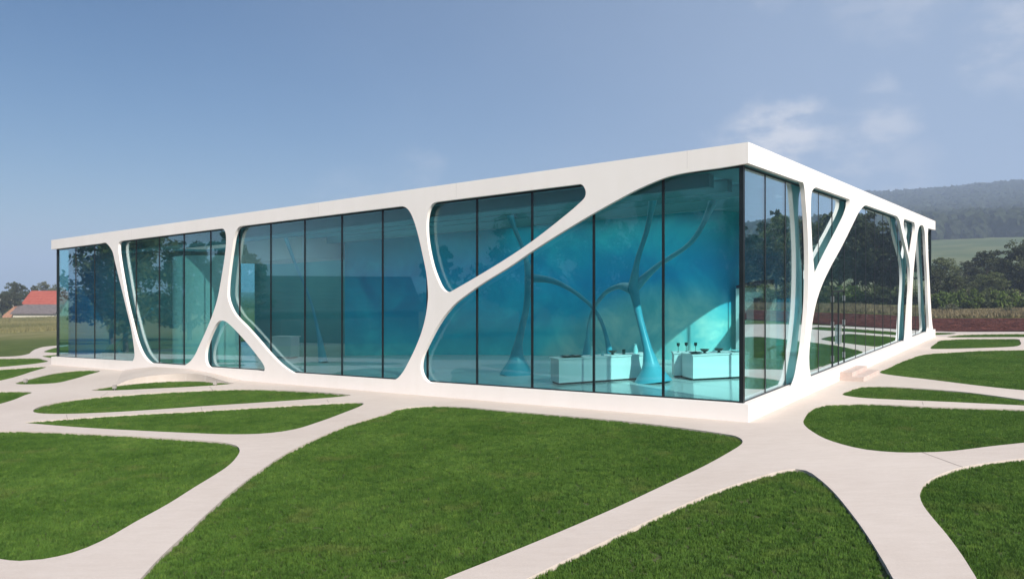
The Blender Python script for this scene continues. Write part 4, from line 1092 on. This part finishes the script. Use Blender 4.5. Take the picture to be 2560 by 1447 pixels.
SHRUBS = {'bright': make_shrub(11, 'leaf_d'), 'green': make_shrub(12, 'leaf_a'), 'grey': make_shrub(13, 'leaf_e')}

def tree(kind, x, y, h, wid, rz, label, group, dz=0.0, name='tree'):
    z = ground_z(x, y) + dz
    o = tag(empty(name, (x, y, z), rz), label, 'tree', group)
    t, c = KINDS[kind]
    for nm, me in (('trunk', t), ('crown', c)):
        q = link(nm, me, parent=o); q.scale = (wid, wid, h / 10)
    return o
def shrub(kind, x, y, s, hs, rz, label, group):
    o = tag(empty('shrub', (x, y, ground_z(x, y)), rz), label, 'shrub', group)
    a, b = SHRUBS[kind]
    for nm, me in (('stem', a), ('foliage', b)):
        q = link(nm, me, parent=o); q.scale = (s, s, hs)
    return o
def px(x, D): return (x - 1280) / 1876 * D

GR = 'trees beyond the dry grass on the right'
for kind, xp, D, h, w, rz, lab in (
    ('oak', 2352, 128, 7.6, .8, .3, 'olive tree standing right against the far end of the pavilion roof edge'),
    ('oak2', 2466, 120, 8.3, .9, 1.2, 'broad dark tree in the middle of the right-hand tree row'),
    ('dense', 2556, 112, 9.4, 1.05, 2.2, 'tallest dark tree at the right edge of the picture'),
    ('ash', 2412, 150, 7.2, .75, .8, 'smaller hazy tree set back in the gap of the right-hand tree row'),
    ('oak', 2508, 132, 7.2, .9, 3.0, 'low round tree between the broad dark tree and the tallest one'),
    ('oak2', 2345, 103, 5.2, .62, 4.0, 'low dark tree beside the far corner of the pavilion'),
    ('dense', 2392, 100, 4.2, .55, 5.1, 'short bushy tree right of the low dark tree near the far corner'),
    ('oak', 2478, 106, 4.6, .6, 5.6, 'short bushy tree in front of the broad dark tree'),
    ('dense', 2432, 112, 4.2, .62, 0.6, 'short dark bush-like tree under the gap in the right-hand tree row')):
    tree(kind, px(xp, D), D, h, w, rz, lab, GR)
GS = 'shrubs along the dry grass strip'
rs_ = random.Random(5)
shr = [('bright', 2340, 93, 1.5, 1.5), ('bright', 2368, 92, 1.4, 1.7), ('green', 2396, 93, 1.7, 1.6), ('bright', 2424, 91, 1.6, 1.9), ('bright', 2452, 92, 1.4, 1.5), ('green', 2478, 91, 1.6, 1.8),
       ('bright', 2503, 90, 1.5, 1.7), ('green', 2530, 90, 1.8, 1.7), ('bright', 2556, 89, 1.5, 1.5)]
lab9 = ['first', 'second', 'third', 'fourth', 'fifth', 'sixth', 'seventh', 'eighth', 'ninth']
for i, (k, xp, D, s, hs) in enumerate(shr):
    shrub(k, px(xp, D), D, s, hs, i * 1.3, f'{"bright green" if k == "bright" else "green"} shrub, {lab9[i]} from the pavilion in the shrub row', GS)
shrub('grey', px(2373, 80), 80, .95, .75, .4, 'low dark shrub alone in the dry grass near the pavilion', GS)
shrub('grey', px(2392, 79), 79, .8, .45, 1.4, 'flat shrub just right of the lone low shrub in the dry grass', GS)
shrub('grey', px(2524, 74), 74, .7, .5, 2.4, 'small shrub in the dry grass near the right edge', GS)

GT = 'trees off to the right, mirrored in the right facade'
k_ = ['dense', 'oak2', 'oak', 'ash', 'oak2', 'dense', 'oak', 'oak2', 'dense', 'ash', 'oak2', 'dense', 'oak']
for i, (x, y, h) in enumerate([(92, 34, 11), (88, 41, 12.5), (90, 49, 11), (86, 56, 12), (84, 63, 13), (83, 70, 11.5), (80, 77, 12.5), (79, 85, 13), (79, 92, 12), (80, 100, 12.5), (96, 26, 11), (99, 17, 12), (101, 8, 11), (95, 45, 13), (93, 58, 14), (90, 68, 13.5), (87, 80, 14), (84, 92, 14), (97, 30, 13), (98, 22, 13)]):
    tree(k_[i % 13], x, y, h, 1.25 + .15 * math.sin(i * 3), i * 1.7, 'dark tree of the row mirrored in the glass of the right facade', GT)
GH = 'hedge shrubs off to the right, mirrored in the right facade'
for i in range(14):
    x, y = 76 - i * .55, 38 + i * 4.1
    shrub(['green', 'bright', 'green'][i % 3], x, y, 2.2, 2.0, i * .9, 'hedge shrub mirrored low in the glass of the right facade', GH)
GL_ = 'trees off to the left, mirrored in the left facade'
for i, (k, x, y, h, w) in enumerate([('oak', -40, 41.5, 11.5, .95), ('ash', -39, 33.5, 9.5, .9), ('oak2', -58, 46, 11, 1.0), ('dense', -66, 40, 11, 1.1), ('birch', -56, 14, 10, .8), ('oak2', -57, 5, 14, 1.3),
                                     ('dense', -60, -4, 16, 1.4), ('oak', -56, -14, 17, 1.4), ('oak2', -58, -25, 17, 1.5), ('dense', -50, -33, 17, 1.5), ('oak', -46, -43, 16, 1.4), ('dense', -64, -16, 18, 1.5), ('oak2', -36, -50, 16, 1.5), ('dense', -24, -56, 16, 1.5)]):
    tree(k, x, y, h, w, i * 2.1, 'tree mirrored in the glass of the long left facade', GL_)

GLF = 'trees around the red roofed house on the left'
for kind, xp, D, h, w, rz, lab in (
    ('oak2', 38, 195, 9.0, .85, .4, 'tall dark tree left of the red roofed house'),
    ('ash', 78, 205, 8.2, .8, 1.7, 'dark tree right behind the left gable of the red roofed house'),
    ('willow', 112, 208, 9.4, .8, 2.5, 'rounded grey-green tree rising behind the red roof'),
    ('dense', 6, 190, 6.6, .8, 3.3, 'dark low tree at the left edge of the picture'),
    ('birch', 33, 180, 6.2, .6, 4.2, 'slender birch with a white trunk left of the house'),
    ('birch', -2, 178, 5.6, .6, 5.2, 'slender birch cut by the left edge of the picture'),
    ('oak', -60, 200, 9, .9, 1.0, 'tree just outside the left edge of the picture'),
    ('dense', 150, 215, 8, .9, 1.4, 'tree hidden behind the left end of the pavilion')):
    tree(kind, px(xp, D), D, h, w, rz, lab, GLF)

# ------------------------------------------------------------------ houses
def house(loc, rz, label, group, w, dpt, wall_h, roof_h, wall, roof, lean=None, windows=(), door=None, chimney=True):
    root = tag(empty('house', loc, rz), label, 'house', group)
    gable = [(-dpt / 2, -1.0), (dpt / 2, -1.0), (dpt / 2, wall_h), (0, wall_h + roof_h - .12), (-dpt / 2, wall_h)]
    wl_ = link('wall', MB().prism(gable, lambda y, z: (-w / 2, y, z), lambda y, z: (w / 2, y, z)).mesh('wall', M[wall]), parent=root)
    ov = .45; sl = roof_h / (dpt / 2)
    for sg in (-1, 1):
        prof = [(0, wall_h + roof_h), (sg * (dpt / 2 + ov), wall_h - ov * sl), (sg * (dpt / 2 + ov), wall_h - ov * sl + .16), (0, wall_h + roof_h + .18)]
        rf = link('roof', MB().prism(prof, lambda y, z: (-w / 2 - .35, y, z), lambda y, z: (w / 2 + .35, y, z)).mesh('roof', M[roof]), parent=root)
        # raised courses of tiles
        for c in range(1, 9):
            t = c / 9; y = sg * (dpt / 2 + ov) * t; z = wall_h + roof_h + .18 - (roof_h + .02 + ov * sl) * t
            link('tile_course', MB().prism([(y - sg * .05, z + .0), (y + sg * .08, z - sl * .08), (y + sg * .08, z - sl * .08 + .05), (y - sg * .05, z + .06)], lambda q, h: (-w / 2 - .34, q, h), lambda q, h: (w / 2 + .34, q, h)).mesh('tile_course', M[roof]), parent=rf)
        if chimney and sg == -1: link('chimney', MB().box(w * .2, w * .2 + .8, .25, .95, wall_h + roof_h * .7, wall_h + roof_h + 1.0).mesh('chimney', M['brick']), parent=rf)
    for (x, z, ww, hh) in windows:
        f = link('window', MB().box(x - ww / 2 - .08, x + ww / 2 + .08, -dpt / 2 - .05, -dpt / 2 + .02, z - .08, z + hh + .08).mesh('window', M['slate']), parent=root)
        link('pane', MB().box(x - ww / 2, x + ww / 2, -dpt / 2 - .06, -dpt / 2 - .051, z, z + hh).mesh('pane', M['house_pane']), parent=f)
    if door:
        link('door', MB().box(door - .5, door + .5, -dpt / 2 - .06, -dpt / 2 + .02, 0, 2.1).mesh('door', M['dark_timber']), parent=root)
    if lean:
        dl, h0, h1, lm, rm = lean
        y0 = -dpt / 2 - .01
        link('lean_to_wall', MB().box(-w / 2 - .2, w / 2, y0 - dl, y0, -1.0, h0).mesh('lean_to_wall', M[lm]), parent=root)
        link('lean_to_roof', MB().prism([(y0 - dl - .4, h0 - .1), (y0 - .005, h1), (y0 - .005, h1 + .16), (y0 - dl - .4, h0 + .08)], lambda y, z: (-w / 2 - .6, y, z), lambda y, z: (w / 2 + .4, y, z)).mesh('lean_to_roof', M[rm]), parent=root)
    return root
hx, hy = px(118, 182), 184
hr = house((hx, hy, ground_z(hx, hy)), math.radians(-3), 'red tiled house with a low grey lean-to roof across the meadow', 'houses', 10.0, 7.0, 3.0, 3.1, 'limewash', 'red_tile', lean=(3.0, .85, 2.95, 'limewash', 'slate'), windows=[(2.5, 1.0, .9, 1.0)])
# brick side annex with a sloping roof, left of it
link('side_annex', MB().prism([(-8.6, -1.0), (-5.62, -1.0), (-5.62, 2.6), (-8.6, .3)], lambda x, z: (x, -5.4, z), lambda x, z: (x, -.5, z)).mesh('side_annex', M['brick']), parent=hr)
hx2, hy2 = -50, 26
house((hx2, hy2, ground_z(hx2, hy2)), math.radians(84), 'dark roofed house off to the left, mirrored in the long left facade', 'houses', 15, 8, 3.3, 2.8, 'dark_timber', 'dark_roof', windows=[(-5, 1, 1.6, 1.3), (-2, 1, 1.6, 1.3), (4, 1, 1.6, 1.3)], door=1.2, chimney=False)

# ------------------------------------------------------------------ far woodland on the ridge
def build_woodland():
    v = []; f = []
    azs = np.radians(np.arange(0, 62, 1.0)); rr = np.linspace(575, 1820, 38)
    for r in rr:
        for a in azs:
            x, y = r * math.sin(a), r * math.cos(a); v.append((x, y, ground_z(x, y) - 1.0))
    n = len(azs)
    for i in range(len(rr) - 1):
        for j in range(n - 1): q = i * n + j; f.append((q, q + 1, q + n + 1, q + n))
    host = mesh_from('woodland', v, f, True, M['wood_canopy']); fix_normals(host)
    o = tag(link('woodland', host), 'hazy blue-grey wooded ridge rising behind the pavilion', 'woodland', kind='stuff')
    bm = bmesh.new(); bmesh.ops.create_icosphere(bm, subdivisions=3, radius=1.0)
    for vert in bm.verts:
        p = vert.co; k = 1 + .35 * noise.noise(p * 1.7) + .28 * noise.noise(p * 4.1)
        vert.co = Vector((p.x * 5.2 * k, p.y * 5.2 * k, p.z * 6.0 * k + 4.5))
    cm = bpy.data.meshes.new('canopy'); bm.to_mesh(cm); bm.free(); cm.materials.append(M['wood_canopy'])
    src = bpy.data.objects.new('canopy', cm)
    md = o.modifiers.new('scatter', 'NODES'); md.node_group = scatter_group('scatter_canopy', src, 0.017, 0.75, 1.75, 0.2, 4)
build_woodland()

# ------------------------------------------------------------------ haze
hz = MB().box(-4600, 4600, -4600, 4600, -12, 200).mesh('haze')
hm = bpy.data.materials.new('haze_air'); hm.use_nodes = True
hn = hm.node_tree; hn.nodes.clear()
ho = hn.nodes.new('ShaderNodeOutputMaterial'); pv = hn.nodes.new('ShaderNodeVolumePrincipled')
pv.inputs['Color'].default_value = (0.62, 0.75, 1.0, 1); pv.inputs['Density'].default_value = 0.0006; pv.inputs['Anisotropy'].default_value = 0.1
hn.links.new(pv.outputs[0], ho.inputs['Volume'])
hz.materials.append(hm)
tag(link('haze', hz), 'thin summer haze in the air', 'haze', kind='stuff')
